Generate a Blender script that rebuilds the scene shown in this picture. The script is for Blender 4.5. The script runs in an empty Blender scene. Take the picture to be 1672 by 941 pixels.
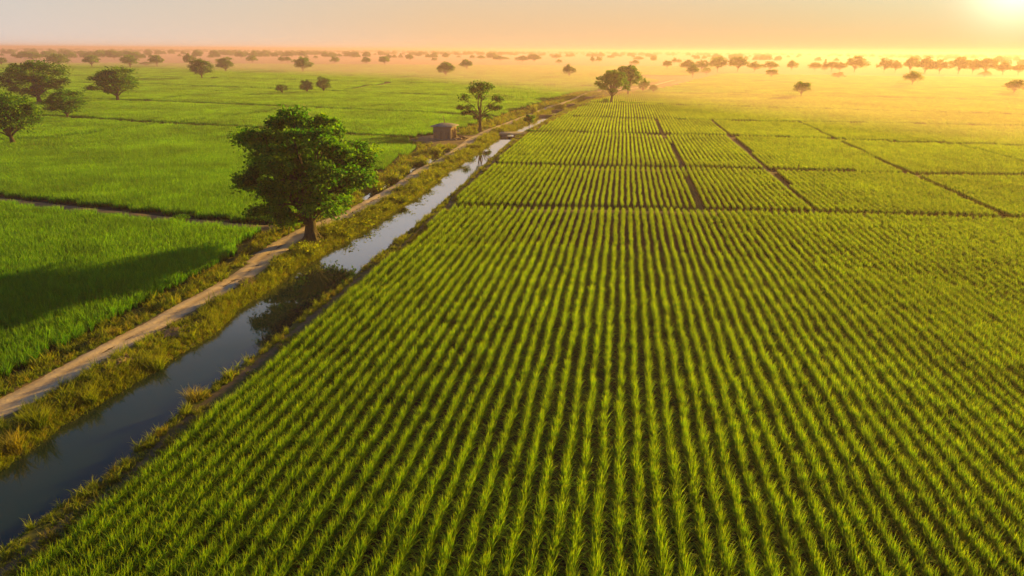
import bpy, math
import numpy as np
from math import radians as R

rng = np.random.default_rng(7)
sc = bpy.context.scene
col = sc.collection

# ------------------------------------------------------------------ camera model
CAM_H, F, W_PX, H_PX = 18.0, 1115.0, 1672.0, 941.0
PITCH, ROLL = R(19.2), R(0.38)


def un(x, y, z=0.0):
    """photo pixel -> point of the plane at height z"""
    dx = (x - 836) / F
    dy = -(y - 470.5) / F
    c, s = math.cos(ROLL), math.sin(ROLL)
    dx, dy = c * dx - s * dy, s * dx + c * dy
    d = (dx, math.cos(PITCH) + dy * math.sin(PITCH), -math.sin(PITCH) + dy * math.cos(PITCH))
    t = (z - CAM_H) / d[2]
    return d[0] * t, d[1] * t


def height_at(x, ty, Y):
    """height of the point seen at pixel (x, ty) when it stands Y metres ahead"""
    dx = (x - 836) / F; dy = -(ty - 470.5) / F
    c, s = math.cos(ROLL), math.sin(ROLL)
    dy = s * dx + c * dy
    return CAM_H + Y * (-math.sin(PITCH) + dy * math.cos(PITCH)) / (math.cos(PITCH) + dy * math.sin(PITCH))


def in_view(P, margin=170, low=1180):
    """which ground points the photograph could see (with room for a step aside)"""
    X, Y, Z = P[:, 0], P[:, 1], P[:, 2] - CAM_H
    dep = Y * math.cos(PITCH) - Z * math.sin(PITCH)
    up = Y * math.sin(PITCH) + Z * math.cos(PITCH)
    ok = dep > 1.0
    dep = np.where(ok, dep, 1.0)
    px = 836 + F * X / dep
    py = 470.5 - F * up / dep
    return ok & (px > -margin) & (px < W_PX + margin) & (py < low)


def lin(pts):
    a = np.array(sorted(pts, key=lambda p: p[0]), float)
    xs, ys = a[:, 0], a[:, 1]
    def f(q):
        q = np.asarray(q, float)
        r = np.interp(q, xs, ys)
        lo = ys[0] + (q - xs[0]) * (ys[1] - ys[0]) / (xs[1] - xs[0])
        hi = ys[-1] + (q - xs[-1]) * (ys[-1] - ys[-2]) / (xs[-1] - xs[-2])
        return np.where(q < xs[0], lo, np.where(q > xs[-1], hi, r))
    return f


def vnoise(X, Y, s, seed=0):
    """smooth value noise in 0..1"""
    X = np.asarray(X, float) / s + seed * 17.3
    Y = np.asarray(Y, float) / s - seed * 9.1
    xi, yi = np.floor(X), np.floor(Y)
    fx, fy = X - xi, Y - yi
    fx, fy = fx * fx * (3 - 2 * fx), fy * fy * (3 - 2 * fy)
    def h(a, b):
        v = np.sin(a * 127.1 + b * 311.7 + seed * 74.7) * 43758.5453
        return v - np.floor(v)
    return (h(xi, yi) * (1 - fx) + h(xi + 1, yi) * fx) * (1 - fy) + (h(xi, yi + 1) * (1 - fx) + h(xi + 1, yi + 1) * fx) * fy


# ------------------------------------------------------------------ object helpers
def tag(o, label=None, cat=None, group=None, kind=None):
    if label: o['label'] = label
    if cat: o['category'] = cat
    if group: o['group'] = group
    if kind: o['kind'] = kind
    return o


def empty(name, loc, rz=0.0):
    o = bpy.data.objects.new(name, None)
    o.empty_display_size = 0.3
    col.objects.link(o)
    o.location = loc
    o.rotation_euler = (0, 0, rz)
    return o


def np_mesh(name, V, Fq, mat=None, attrs=None, smooth=False):
    """V (n,3); Fq (m,k) faces of equal size, or a list of such arrays"""
    if not isinstance(Fq, list): Fq = [Fq]
    Fq = [np.asarray(f, np.int32) for f in Fq if len(f)]
    me = bpy.data.meshes.new(name)
    V = np.asarray(V, np.float32)
    me.vertices.add(len(V))
    me.vertices.foreach_set('co', V.ravel())
    loops = np.concatenate([f.ravel() for f in Fq])
    tot = np.concatenate([np.full(len(f), f.shape[1], np.int32) for f in Fq])
    me.loops.add(len(loops))
    me.loops.foreach_set('vertex_index', loops)
    me.polygons.add(len(tot))
    st = np.zeros(len(tot), np.int32)
    st[1:] = np.cumsum(tot)[:-1]
    me.polygons.foreach_set('loop_start', st)
    me.polygons.foreach_set('loop_total', tot)
    if smooth: me.polygons.foreach_set('use_smooth', np.ones(len(tot), bool))
    for k, a in (attrs or {}).items():
        at = me.attributes.new(k, 'FLOAT', 'POINT')
        at.data.foreach_set('value', np.asarray(a, np.float32))
    if mat: me.materials.append(mat)
    me.update(calc_edges=True)
    return me


def mesh_obj(name, me, parent=None, loc=None, link=True):
    o = bpy.data.objects.new(name, me)
    if link: col.objects.link(o)
    if parent: o.parent = parent
    if loc is not None: o.location = loc
    return o


class MB:
    """collects boxes, prisms and tubes into one mesh"""
    def __init__(self): self.v, self.f4, self.f3, self.n = [], [], [], 0
    def add(self, V, quads=(), tris=()):
        V = np.asarray(V, float)
        self.v.append(V)
        if len(quads): self.f4.append(np.asarray(quads) + self.n)
        if len(tris): self.f3.append(np.asarray(tris) + self.n)
        self.n += len(V)
    def box(self, c, s, rot=None, taper=1.0, jit=0.0):
        x, y, z = s[0] / 2, s[1] / 2, s[2] / 2
        V = np.array([(-x, -y, -z), (x, -y, -z), (x, y, -z), (-x, y, -z),
                      (-x * taper, -y * taper, z), (x * taper, -y * taper, z), (x * taper, y * taper, z), (-x * taper, y * taper, z)])
        if jit: V = V + rng.normal(0, jit, V.shape)
        if rot is not None: V = V @ rotm(*rot).T
        self.add(V + np.asarray(c), [(0, 3, 2, 1), (4, 5, 6, 7), (0, 1, 5, 4), (1, 2, 6, 5), (2, 3, 7, 6), (3, 0, 4, 7)])
    def tube(self, P, rad, n=8, cap=True):
        V, Q = tube(P, rad, n)
        self.add(V, Q)
        if cap:
            k = len(P)
            top = self.n - n
            self.add(np.asarray(P[-1], float)[None] + [[0, 0, 0]], tris=[])
            self.f3.append(np.array([(top + i, top + (i + 1) % n, self.n - 1) for i in range(n)]))
    def build(self, name, mat, parent=None, smooth=False, bevel=0.0, loc=None):
        fs = []
        if self.f4: fs.append(np.concatenate(self.f4))
        if self.f3: fs.append(np.concatenate(self.f3))
        o = mesh_obj(name, np_mesh(name, np.concatenate(self.v), fs, mat, smooth=smooth), parent, loc)
        if bevel:
            b = o.modifiers.new('bevel', 'BEVEL'); b.width = bevel; b.segments = 2; b.limit_method = 'ANGLE'
        return o


def rotm(rx, ry, rz):
    cx, sx, cy, sy, cz, sz = math.cos(rx), math.sin(rx), math.cos(ry), math.sin(ry), math.cos(rz), math.sin(rz)
    X = np.array([[1, 0, 0], [0, cx, -sx], [0, sx, cx]])
    Y = np.array([[cy, 0, sy], [0, 1, 0], [-sy, 0, cy]])
    Z = np.array([[cz, -sz, 0], [sz, cz, 0], [0, 0, 1]])
    return Z @ Y @ X


def tube(P, rad, n=8, lump=None):
    P = np.asarray(P, float)
    k = len(P)
    T = np.gradient(P, axis=0)
    T /= np.linalg.norm(T, axis=1)[:, None] + 1e-9
    ref = np.array([0.13, 0.97, 0.2])
    A = np.cross(T, ref); A /= np.linalg.norm(A, axis=1)[:, None] + 1e-9
    B = np.cross(T, A)
    th = np.arange(n) * 2 * np.pi / n
    rr = np.asarray(rad, float)[:, None] * np.ones(n)[None]
    if lump is not None: rr = rr * lump
    V = P[:, None, :] + rr[:, :, None] * (np.cos(th)[None, :, None] * A[:, None, :] + np.sin(th)[None, :, None] * B[:, None, :])
    i = np.arange(k - 1)[:, None] * n
    j = np.arange(n)[None]
    Q = np.stack([i + j, i + (j + 1) % n, i + n + (j + 1) % n, i + n + j], -1).reshape(-1, 4)
    return V.reshape(-1, 3), Q


# ------------------------------------------------------------------ materials
class NT:
    def __init__(self, name):
        self.m = bpy.data.materials.new(name)
        self.m.use_nodes = True
        self.t = self.m.node_tree
        self.t.nodes.clear()
        self.out = self.t.nodes.new('ShaderNodeOutputMaterial')
    def n(self, typ, **kw):
        nd = self.t.nodes.new(typ)
        for k, v in kw.items():
            if k.startswith('i_'): nd.inputs[k[2:].replace('_', ' ')].default_value = v
            else: setattr(nd, k, v)
        return nd
    def l(self, a, b): self.t.links.new(a, b)
    def ramp(self, fac, stops, interp='LINEAR'):
        r = self.n('ShaderNodeValToRGB')
        r.color_ramp.interpolation = interp
        while len(r.color_ramp.elements) < len(stops): r.color_ramp.elements.new(0.5)
        for e, (p, c) in zip(r.color_ramp.elements, stops):
            e.position = p; e.color = (*c, 1) if len(c) == 3 else c
        self.l(fac, r.inputs[0])
        return r.outputs[0]
    def noise(self, scale, detail=4, rough=0.55, vec=None):
        nn = self.n('ShaderNodeTexNoise')
        nn.inputs['Scale'].default_value = scale; nn.inputs['Detail'].default_value = detail; nn.inputs['Roughness'].default_value = rough
        if vec is not None: self.l(vec, nn.inputs['Vector'])
        return nn.outputs[0]
    def mix(self, fac, a, b, mode='MIX'):
        m = self.n('ShaderNodeMix', data_type='RGBA', blend_type=mode)
        for s, v in ((0, fac), (6, a), (7, b)):
            if hasattr(v, 'links') or hasattr(v, 'is_linked'): self.l(v, m.inputs[s])
            elif s == 0: m.inputs[0].default_value = v
            else: m.inputs[s].default_value = (*v, 1)
        return m.outputs[2]
    def math(self, op, a, b=0.0, c=None):
        m = self.n('ShaderNodeMath', operation=op)
        for i, v in enumerate((a, b) if c is None else (a, b, c)):
            if hasattr(v, 'is_linked'): self.l(v, m.inputs[i])
            else: m.inputs[i].default_value = v
        return m.outputs[0]
    def attr(self, name):
        a = self.n('ShaderNodeAttribute'); a.attribute_name = name
        return a.outputs['Fac']
    def pos(self): return self.n('ShaderNodeNewGeometry').outputs['Position']
    def bump(self, h, strength=0.4, dist=0.1):
        b = self.n('ShaderNodeBump'); b.inputs['Strength'].default_value = strength; b.inputs['Distance'].default_value = dist
        self.l(h, b.inputs['Height']); return b.outputs[0]
    def surf(self, color, rough=0.8, spec=0.3, normal=None):
        p = self.n('ShaderNodeBsdfPrincipled')
        if hasattr(color, 'is_linked'): self.l(color, p.inputs['Base Color'])
        else: p.inputs['Base Color'].default_value = (*color, 1)
        p.inputs['Roughness'].default_value = rough
        p.inputs['Specular IOR Level'].default_value = spec
        if normal is not None: self.l(normal, p.inputs['Normal'])
        self.l(p.outputs[0], self.out.inputs[0])
        return p
    def leaf(self, color, tcolor, trans=0.45, gloss=0.05, rough=0.45):
        d = self.n('ShaderNodeBsdfDiffuse'); t = self.n('ShaderNodeBsdfTranslucent'); g = self.n('ShaderNodeBsdfGlossy')
        g.inputs['Roughness'].default_value = rough; g.inputs['Color'].default_value = (1, 1, 1, 1)
        self.l(color, d.inputs['Color']); self.l(tcolor, t.inputs['Color'])
        m = self.n('ShaderNodeMixShader'); m.inputs[0].default_value = trans
        self.l(d.outputs[0], m.inputs[1]); self.l(t.outputs[0], m.inputs[2])
        m2 = self.n('ShaderNodeMixShader'); m2.inputs[0].default_value = gloss
        self.l(m.outputs[0], m2.inputs[1]); self.l(g.outputs[0], m2.inputs[2])
        self.l(m2.outputs[0], self.out.inputs[0])


M = {}

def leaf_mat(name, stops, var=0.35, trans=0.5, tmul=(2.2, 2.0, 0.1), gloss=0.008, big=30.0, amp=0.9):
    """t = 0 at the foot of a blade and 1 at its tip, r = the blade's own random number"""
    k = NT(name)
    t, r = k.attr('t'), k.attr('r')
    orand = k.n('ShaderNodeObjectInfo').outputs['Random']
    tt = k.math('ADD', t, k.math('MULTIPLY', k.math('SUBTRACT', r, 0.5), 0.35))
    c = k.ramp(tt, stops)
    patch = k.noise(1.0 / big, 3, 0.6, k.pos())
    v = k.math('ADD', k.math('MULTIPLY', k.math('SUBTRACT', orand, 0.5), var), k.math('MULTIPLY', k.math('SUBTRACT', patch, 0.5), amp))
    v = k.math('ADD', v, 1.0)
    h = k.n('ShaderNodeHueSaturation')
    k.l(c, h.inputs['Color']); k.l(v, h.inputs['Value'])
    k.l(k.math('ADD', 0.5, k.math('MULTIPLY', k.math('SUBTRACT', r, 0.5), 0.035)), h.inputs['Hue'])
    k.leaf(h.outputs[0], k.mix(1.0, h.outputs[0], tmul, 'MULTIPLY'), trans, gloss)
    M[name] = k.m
    return k.m


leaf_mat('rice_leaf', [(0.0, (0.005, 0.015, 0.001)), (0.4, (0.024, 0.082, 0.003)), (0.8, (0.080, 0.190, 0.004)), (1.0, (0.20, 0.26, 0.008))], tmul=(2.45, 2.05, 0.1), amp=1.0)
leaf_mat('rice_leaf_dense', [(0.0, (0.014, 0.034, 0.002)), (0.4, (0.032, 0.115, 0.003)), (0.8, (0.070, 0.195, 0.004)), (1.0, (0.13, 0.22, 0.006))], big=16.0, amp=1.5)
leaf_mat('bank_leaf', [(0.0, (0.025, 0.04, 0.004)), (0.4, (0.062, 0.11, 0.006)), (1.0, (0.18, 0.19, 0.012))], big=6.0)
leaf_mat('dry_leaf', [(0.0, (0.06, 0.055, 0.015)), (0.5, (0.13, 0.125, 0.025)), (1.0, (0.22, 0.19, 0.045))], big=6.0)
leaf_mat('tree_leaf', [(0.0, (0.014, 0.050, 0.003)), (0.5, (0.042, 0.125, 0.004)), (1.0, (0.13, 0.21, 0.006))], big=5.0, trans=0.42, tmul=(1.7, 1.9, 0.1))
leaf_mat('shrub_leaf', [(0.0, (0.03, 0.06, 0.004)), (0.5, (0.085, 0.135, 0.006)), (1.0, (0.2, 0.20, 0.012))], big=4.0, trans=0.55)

k = NT('bark')
w = k.n('ShaderNodeTexWave', bands_direction='X'); w.inputs['Scale'].default_value = 2.0; w.inputs['Distortion'].default_value = 6; w.inputs['Detail'].default_value = 3
tc = k.n('ShaderNodeTexCoord'); mp = k.n('ShaderNodeMapping'); mp.inputs['Scale'].default_value = (3, 3, 0.6)
k.l(tc.outputs['Object'], mp.inputs[0]); k.l(mp.outputs[0], w.inputs[0])
c = k.ramp(k.noise(3, 6, 0.7, mp.outputs[0]), [(0.3, (0.03, 0.024, 0.018)), (0.7, (0.09, 0.07, 0.05))])
k.surf(c, 0.9, 0.2, k.bump(w.outputs['Fac'], 0.8, 0.08)); M['bark'] = k.m

k = NT('earth')
P = k.pos()
n1, n2, n3 = k.noise(0.35, 6, 0.65, P), k.noise(3.0, 5, 0.65, P), k.noise(0.05, 4, 0.6, P)
grass = k.mix(n1, (0.045, 0.06, 0.012), (0.10, 0.095, 0.025))
soil = k.mix(n2, (0.085, 0.055, 0.033), (0.19, 0.125, 0.075))
dirt = k.attr('dirt')
fld = k.attr('field')
f = k.math('MULTIPLY_ADD', n2, 0.5, k.math('SUBTRACT', k.math('ADD', dirt, k.math('MULTIPLY', n1, 0.5)), 0.55))
fc = k.ramp(f, [(0.35, (0, 0, 0)), (0.6, (1, 1, 1))])
base = k.mix(fc, grass, soil)
far = k.mix(n3, (0.05, 0.085, 0.012), (0.10, 0.12, 0.018))
paddy = k.mix(n2, (0.007, 0.008, 0.005), (0.022, 0.021, 0.013))
fieldc = k.mix(k.attr('far'), paddy, far)
k.surf(k.mix(fld, base, fieldc), 0.95, 0.15, k.bump(k.mix(0.5, n2, n1), 0.7, 0.15)); M['earth'] = k.m

k = NT('road_dust')
P = k.pos(); u = k.attr('u')
n1, n2 = k.noise(0.5, 6, 0.65, P), k.noise(5, 5, 0.7, P)
ruts = k.math('MULTIPLY', k.math('ADD', 1.0, k.math('COSINE', k.math('MULTIPLY', u, 12.566))), 0.5)
c = k.mix(k.math('MULTIPLY_ADD', ruts, 0.6, k.math('MULTIPLY', n2, 0.4)), (0.44, 0.325, 0.22), (0.27, 0.19, 0.125))
c = k.mix(k.ramp(n1, [(0.45, (0, 0, 0)), (0.7, (1, 1, 1))]), c, (0.5, 0.38, 0.27))
gm = k.ramp(k.math('MULTIPLY', k.math('ADD', ruts, n2), k.math('LESS_THAN', k.math('ABSOLUTE', k.math('SUBTRACT', u, 0.5)), 0.16)), [(1.1, (0, 0, 0)), (1.4, (1, 1, 1))])
k.surf(c, 0.95, 0.15, k.bump(n2, 0.6, 0.06)); M['road'] = k.m

k = NT('canal_water')
P = k.pos()
nb = k.bump(k.noise(1.3, 4, 0.6, P), 0.05, 0.05)
df = k.n('ShaderNodeBsdfDiffuse'); k.l(k.mix(k.ramp(k.noise(0.25, 4, 0.6, P), [(0.35, (0, 0, 0)), (0.7, (1, 1, 1))]), (0.006, 0.018, 0.015), (0.014, 0.024, 0.015)), df.inputs[0])
gl = k.n('ShaderNodeBsdfGlossy'); gl.inputs['Roughness'].default_value = 0.015; k.l(nb, gl.inputs['Normal'])
lw = k.n('ShaderNodeLayerWeight'); lw.inputs['Blend'].default_value = 0.5; k.l(nb, lw.inputs['Normal'])
fr = k.ramp(lw.outputs['Facing'], [(0.0, (0.03,) * 3), (0.4, (0.036,) * 3), (0.62, (0.16,) * 3), (0.78, (0.55,) * 3), (0.9, (0.9,) * 3)])
mx = k.n('ShaderNodeMixShader'); k.l(fr, mx.inputs[0]); k.l(df.outputs[0], mx.inputs[1]); k.l(gl.outputs[0], mx.inputs[2]); k.l(mx.outputs[0], k.out.inputs[0])
M['water'] = k.m

k = NT('mud_brick')
br = k.n('ShaderNodeTexBrick'); br.inputs['Scale'].default_value = 4.0
br.inputs['Color1'].default_value = (0.24, 0.155, 0.105, 1); br.inputs['Color2'].default_value = (0.16, 0.10, 0.07, 1); br.inputs['Mortar'].default_value = (0.12, 0.085, 0.065, 1)
tc = k.n('ShaderNodeTexCoord'); mp = k.n('ShaderNodeMapping'); mp.inputs['Rotation'].default_value = (R(90), 0, 0)
k.l(tc.outputs['Object'], mp.inputs[0]); k.l(mp.outputs[0], br.inputs[0])
st = k.noise(1.3, 5, 0.7, tc.outputs['Object'])
c = k.mix(k.ramp(st, [(0.4, (0, 0, 0)), (0.75, (1, 1, 1))]), br.outputs[0], (0.2, 0.15, 0.115))
k.surf(c, 0.92, 0.15, k.bump(br.outputs[0], 0.4, 0.02)); M['brick'] = k.m

def plain(name, c0, c1, scale=4.0, rough=0.85, spec=0.25, bump=0.3):
    k = NT(name)
    tc = k.n('ShaderNodeTexCoord')
    n = k.noise(scale, 6, 0.65, tc.outputs['Object'])
    k.surf(k.mix(k.ramp(n, [(0.3, (0, 0, 0)), (0.7, (1, 1, 1))]), c0, c1), rough, spec, k.bump(n, bump, 0.05))
    M[name] = k.m
plain('slab', (0.10, 0.095, 0.095), (0.19, 0.18, 0.175), 2.0)
plain('timber', (0.09, 0.055, 0.03), (0.2, 0.13, 0.08), 6.0)
plain('iron', (0.03, 0.027, 0.025), (0.06, 0.05, 0.045), 8.0, 0.6, 0.4)
plain('rubble', (0.17, 0.11, 0.075), (0.33, 0.23, 0.16), 3.0)
plain('culvert', (0.12, 0.1, 0.085), (0.24, 0.2, 0.17), 1.5)
# ------------------------------------------------------------------ the canal corridor, as x(Y) curves on the ground
WZ = -0.30                                                    # water level
def curve(px, extra=(), z=0.0):
    pts = [un(x, y, z) for x, y in px]
    return lin([(Y, X) for X, Y in pts] + [(Y, X) for X, Y in extra])

wl = curve([(0, 768), (106, 691), (226, 619), (358, 540), (400, 502), (448, 476), (494, 443), (556, 405), (599, 380), (665, 337), (716, 300), (741, 277),
            (766, 262), (791, 245), (808, 232), (834, 217), (886, 190.4), (917, 178.6), (939, 168.5), (971, 157), (1076, 142.4), (1113, 132.7)], z=WZ)
wr0 = curve([(0, 893), (55, 847), (128, 800), (183, 761), (238, 715), (298, 663), (400, 587), (461, 537), (507, 499), (553, 466), (609, 420), (645, 390),
             (675, 369), (706, 342), (752, 302), (791, 266), (831, 231), (849, 217), (874, 205), (899, 191.5), (916, 182), (931, 174), (959, 162)], z=0.0)
wl_ = wl
wl = lambda Y: wl_(Y) - 0.75 * np.clip((Y - 40) / 15, 0, 1) * np.clip((320 - Y) / 30, 0, 1)
wr = lambda Y: np.maximum(wr0(Y) + 0.12, wl(Y) + 2.6)
road0 = curve([(0, 675), (245, 540), (400, 454), (464, 407), (484, 394), (520, 374), (558, 361), (599, 336), (655, 305), (686, 281), (722, 264), (753, 243),
              (772, 230), (795, 216), (830, 203), (858, 192), (897, 176.4), (929, 167)], extra=[(-29.6, 20), (33, 315), (72, 378), (101, 456)])
road = lambda Y: np.minimum(road0(Y) + np.where(np.abs(Y - 66) < 9, -0.6, 0), wl(Y) - 1.9)
lf0 = lin([(-60, -39), (20, -30.8), (34, -28.6), (42, -27.6), (59.4, -25.0), (66, -25.2), (71, -24.9), (78, -24), (93.6, -21.8), (108, -19.8), (130, -17.6),
           (136, -18.6), (142, -20.5), (150, -19.5), (158, -14.5), (165, -12), (197, -4), (233, 5), (262, 13), (315, 27), (378, 66), (456, 96), (900, 290)])
lf = lambda Y: np.minimum(lf0(Y), road(Y) - 1.6)
rp0 = curve([(25, 925), (128, 838), (204, 791), (324, 668), (400, 612), (489, 537), (604, 443), (655, 407), (706, 356), (723, 346), (766, 295), (799, 272), (847, 226)], extra=[(14.5, 206), (33, 282)])
rp = lambda Y: np.maximum(rp0(Y), wr(Y) + 1.0)
rf0 = curve([(64, 941), (187, 817), (298, 723), (400, 638), (507, 540), (589, 463), (660, 405), (724, 346), (742, 333), (804, 272), (854, 220), (869, 214), (905, 194.7), (946, 171)], extra=[(52, 318), (84, 378), (114, 456), (296, 900)])
rf = lambda Y: np.maximum(rf0(Y), rp(Y) + 0.7)
RW = 1.0                                                     # half width of the dirt road

CROSS = [(155.5, 160.0), (204, 206.5), (222, 225), (247, 252), (285, 292), (320, 330), (358, 368), (402, 416)]   # earth crossings over the canal
HUT = (-14.3, 146.2); HERO = (-19.7, 64.9)

def ground_z(X, Y):
    """height of the open ground (fields are flat at 0)"""
    a, b, c, d, e, g, h = lf(Y), road(Y) - RW, road(Y) + RW, wl(Y), wr(Y), rp(Y), rf(Y)
    nz = (vnoise(X, Y, 1.3, 1) - 0.5) * 0.22 + (vnoise(X, Y, 4.0, 2) - 0.5) * 0.25
    z = np.zeros_like(X)
    s = np.clip((X - a) / np.maximum(b - a, .01), 0, 1)
    ditch = np.where((Y > 84) & (Y < 130), 0.75, 0.3)
    dc = np.where((Y > 84) & (Y < 130), 0.7, 0.35)
    m = (X >= a) & (X < b)
    z = np.where(m, 0.22 * s + nz * np.sin(np.pi * s) * 1.2 - ditch * np.exp(-((s - dc) / np.where((Y > 84) & (Y < 130), 0.24, 0.16)) ** 2), z)
    z = np.where((X >= b) & (X <= c), 0.22 + 0.03 * (nz), z)
    s = np.clip((X - c) / np.maximum(d - c, .01), 0, 1)
    bank = 0.22 - 0.08 * s + nz * np.sin(np.pi * s) * 1.4
    prof = np.where(s < 0.72, bank, bank + (WZ - 0.02 - bank) * ((s - 0.72) / 0.28) ** 1.3)
    z = np.where((X > c) & (X < d), prof, z)
    s = np.clip((X - d) / np.maximum(e - d, .01), 0, 1)
    canal = WZ - 0.02 - 0.9 * np.sin(np.pi * s) ** 0.6
    z = np.where((X >= d) & (X <= e), canal, z)
    s = np.clip((X - e) / np.maximum(g - e, .01), 0, 1)
    z = np.where((X > e) & (X <= g), WZ - 0.02 + (0.10 - WZ) * np.clip((X - e) / 0.4, 0, 1) ** 0.6 + nz * 0.5 * np.sin(np.pi * s), z)
    s = np.clip((X - g) / np.maximum(h - g, .01), 0, 1)
    z = np.where((X > g) & (X < h), 0.12 * (1 - s) + nz * 0.4 * np.sin(np.pi * s), z)
    for i, (y0, y1) in enumerate(CROSS):
        w = np.clip((Y - y0 + 0.8) / 0.8, 0, 1) * np.clip((y1 + 0.8 - Y) / 0.8, 0, 1)
        if i == 0: w = w * np.clip((0.42 - np.abs((X - (d + e) / 2) / np.maximum(e - d, .1) - 0.05)) * -6 + 1.2, 0, 1)
        m = (X > d - 1.6) & (X < e + 1.2)
        z = np.where(m, np.maximum(z, w * 0.25 + (1 - w) * -9), z)
    zf = np.clip((470 - Y) / 40, 0, 1)
    z = np.where((X > c) & (X < h), z * zf, z)
    dh = np.hypot(X - HUT[0], (Y - HUT[1]) * 0.8)
    z = np.where(X < b, np.maximum(z, np.where(dh < 8, 0.34 * np.clip((7.2 - dh) / 1.6, 0, 1) + nz * 0.3, -9)), z)
    dt = np.hypot(X - HERO[0], Y - HERO[1])
    z = z + np.where(X > road(Y) + RW, 0.22 * np.exp(-(dt / 1.6) ** 2), 0)
    return z


def gz(x, y): return float(ground_z(np.array([float(x)]), np.array([float(y)]))[0])


# ------------------------------------------------------------------ ground: one sheet to the horizon
Ys = np.concatenate([np.arange(-80, 8, 8), np.arange(8, 120, 0.6), np.arange(120, 340, 1.3), np.arange(340, 620, 8), np.geomspace(620, 16000, 26)])
def between(a, b, n): return a[:, None] + (b - a)[:, None] * (np.arange(n) / n)[None]
A = lf(Ys); B = road(Ys) - RW; Cc = road(Ys) + RW; D = wl(Ys); E_ = wr(Ys); G = rp(Ys); Hh = rf(Ys)
left = np.array([-14000, -7000, -3500, -1800, -900, -450, -220, -110, -50, -20, -8, -2])
right = np.array([0, 2, 8, 20, 50, 110, 220, 450, 900, 1800, 3500, 7000, 14000])
Xs = np.concatenate([A[:, None] + left[None], between(A, B, 12), between(B, Cc, 3), between(Cc, D, 16), between(D, E_, 8), between(E_, G, 10), between(G, Hh, 5), Hh[:, None] + right[None]], 1)
YY = np.repeat(Ys[:, None], Xs.shape[1], 1)
ZZ = ground_z(Xs, YY)
nr, nc = Xs.shape
I = (np.arange(nr - 1)[:, None] * nc + np.arange(nc - 1)[None])
Q = np.stack([I, I + 1, I + nc + 1, I + nc], -1).reshape(-1, 4)
X, Y, Z = Xs.ravel(), YY.ravel(), ZZ.ravel()
fieldm = ((X < lf(Y) - 0.4) | (X > rf(Y) + 0.3)).astype(float)
dirt = 0.10 + 0.5 * np.exp(-((X - rp(Y)) / 0.55) ** 2)
dirt += np.exp(-((X - road(Y)) / 1.2) ** 2)
dh = np.hypot(X - HUT[0] - 1.0, (Y - HUT[1]) * 0.8)
hutm = np.clip((8.5 - dh) / 1.5, 0, 1) * (X < road(Y))
dirt += hutm * 1.2
fieldm = np.where(hutm > 0.3, 0, fieldm)
dt = np.hypot(X - HERO[0], Y - HERO[1])
dirt += 0.9 * np.clip((3.6 - dt) / 1.5, 0, 1)
s = (X - (wl(Y) - 1.1)); dirt += 0.3 * ((s > 0) & (X < wl(Y) + 2)) + 0.35 * ((X > wr(Y) - 1) & (X < wr(Y) + 0.25))
for y0, y1 in CROSS: dirt += 0.3 * ((Y > y0 - 1) & (Y < y1 + 1) & (X > wl(Y) - 1.5) & (X < wr(Y) + 1.5))
t1 = np.where((Y > 75) & (Y < 140), np.exp(-((X - lf(Y) - 0.9) / 0.45) ** 2), 0); dirt += t1
far = np.clip((np.hypot(X, Y) - 150) / 250, 0, 1)
me = np_mesh('ground', np.stack([X, Y, Z], 1), Q, M['earth'], dict(dirt=np.clip(dirt, 0, 1.6), field=fieldm, far=far), smooth=True)
ground = tag(mesh_obj('ground', me), kind='structure')

# ------------------------------------------------------------------ road, water, ditch
def ribbon(name, ys, xl, xr, zf, n, mat, kind='structure'):
    u = np.arange(n + 1) / n
    X = xl[:, None] + (xr - xl)[:, None] * u[None]
    Y = np.repeat(ys[:, None], n + 1, 1)
    Z = zf(X, Y, u[None])
    I = np.arange(len(ys) - 1)[:, None] * (n + 1) + np.arange(n)[None]
    Q = np.stack([I, I + 1, I + n + 2, I + n + 1], -1).reshape(-1, 4)
    me = np_mesh(name, np.stack([X.ravel(), Y.ravel(), Z.ravel()], 1), Q, mat, dict(u=np.repeat(u[None], len(ys), 0).ravel()), smooth=True)
    return tag(mesh_obj(name, me), kind=kind)

ys = np.concatenate([np.arange(-20, 130, 0.5), np.arange(130, 470, 2)])
wob = (vnoise(ys * 0, ys, 3.0, 5) - 0.5) * 0.35
wob2 = (vnoise(ys * 0, ys, 2.2, 6) - 0.5) * 0.4
wide = 0.5 * np.exp(-((ys - 63) / 4) ** 2) + 0.8 * np.exp(-((ys - 150) / 7) ** 2)
ribbon('dirt_road', ys, road(ys) - RW + wob - wide * 0.3, road(ys) + RW + wob2 + wide,
       lambda X, Y, u: np.maximum(ground_z(X, Y), 0.2) + 0.035 - 0.03 * (1 + np.cos(u * 4 * np.pi)) * 0.5 + (vnoise(X, Y, .7, 9) - .5) * 0.03, 12, M['road'])
ys = np.concatenate([np.arange(-40, 300, 1.0), np.arange(300, 465, 6)])
ribbon('canal_water', ys, wl(ys) - 0.6, wr(ys) + 0.6, lambda X, Y, u: np.full_like(X, WZ), 4, M['water'])
ys = np.arange(86, 128, 0.5)
dx = lf(ys) + 0.7 * (road(ys) - RW - lf(ys))
dw = 0.1 + 0.95 * np.clip(vnoise(ys * 0, ys, 3.5, 3) * 1.5 - .25, 0, 1)
ribbon('ditch_water', ys, dx - dw, dx + dw, lambda X, Y, u: np.full_like(X, -0.22), 2, M['water'])

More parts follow.
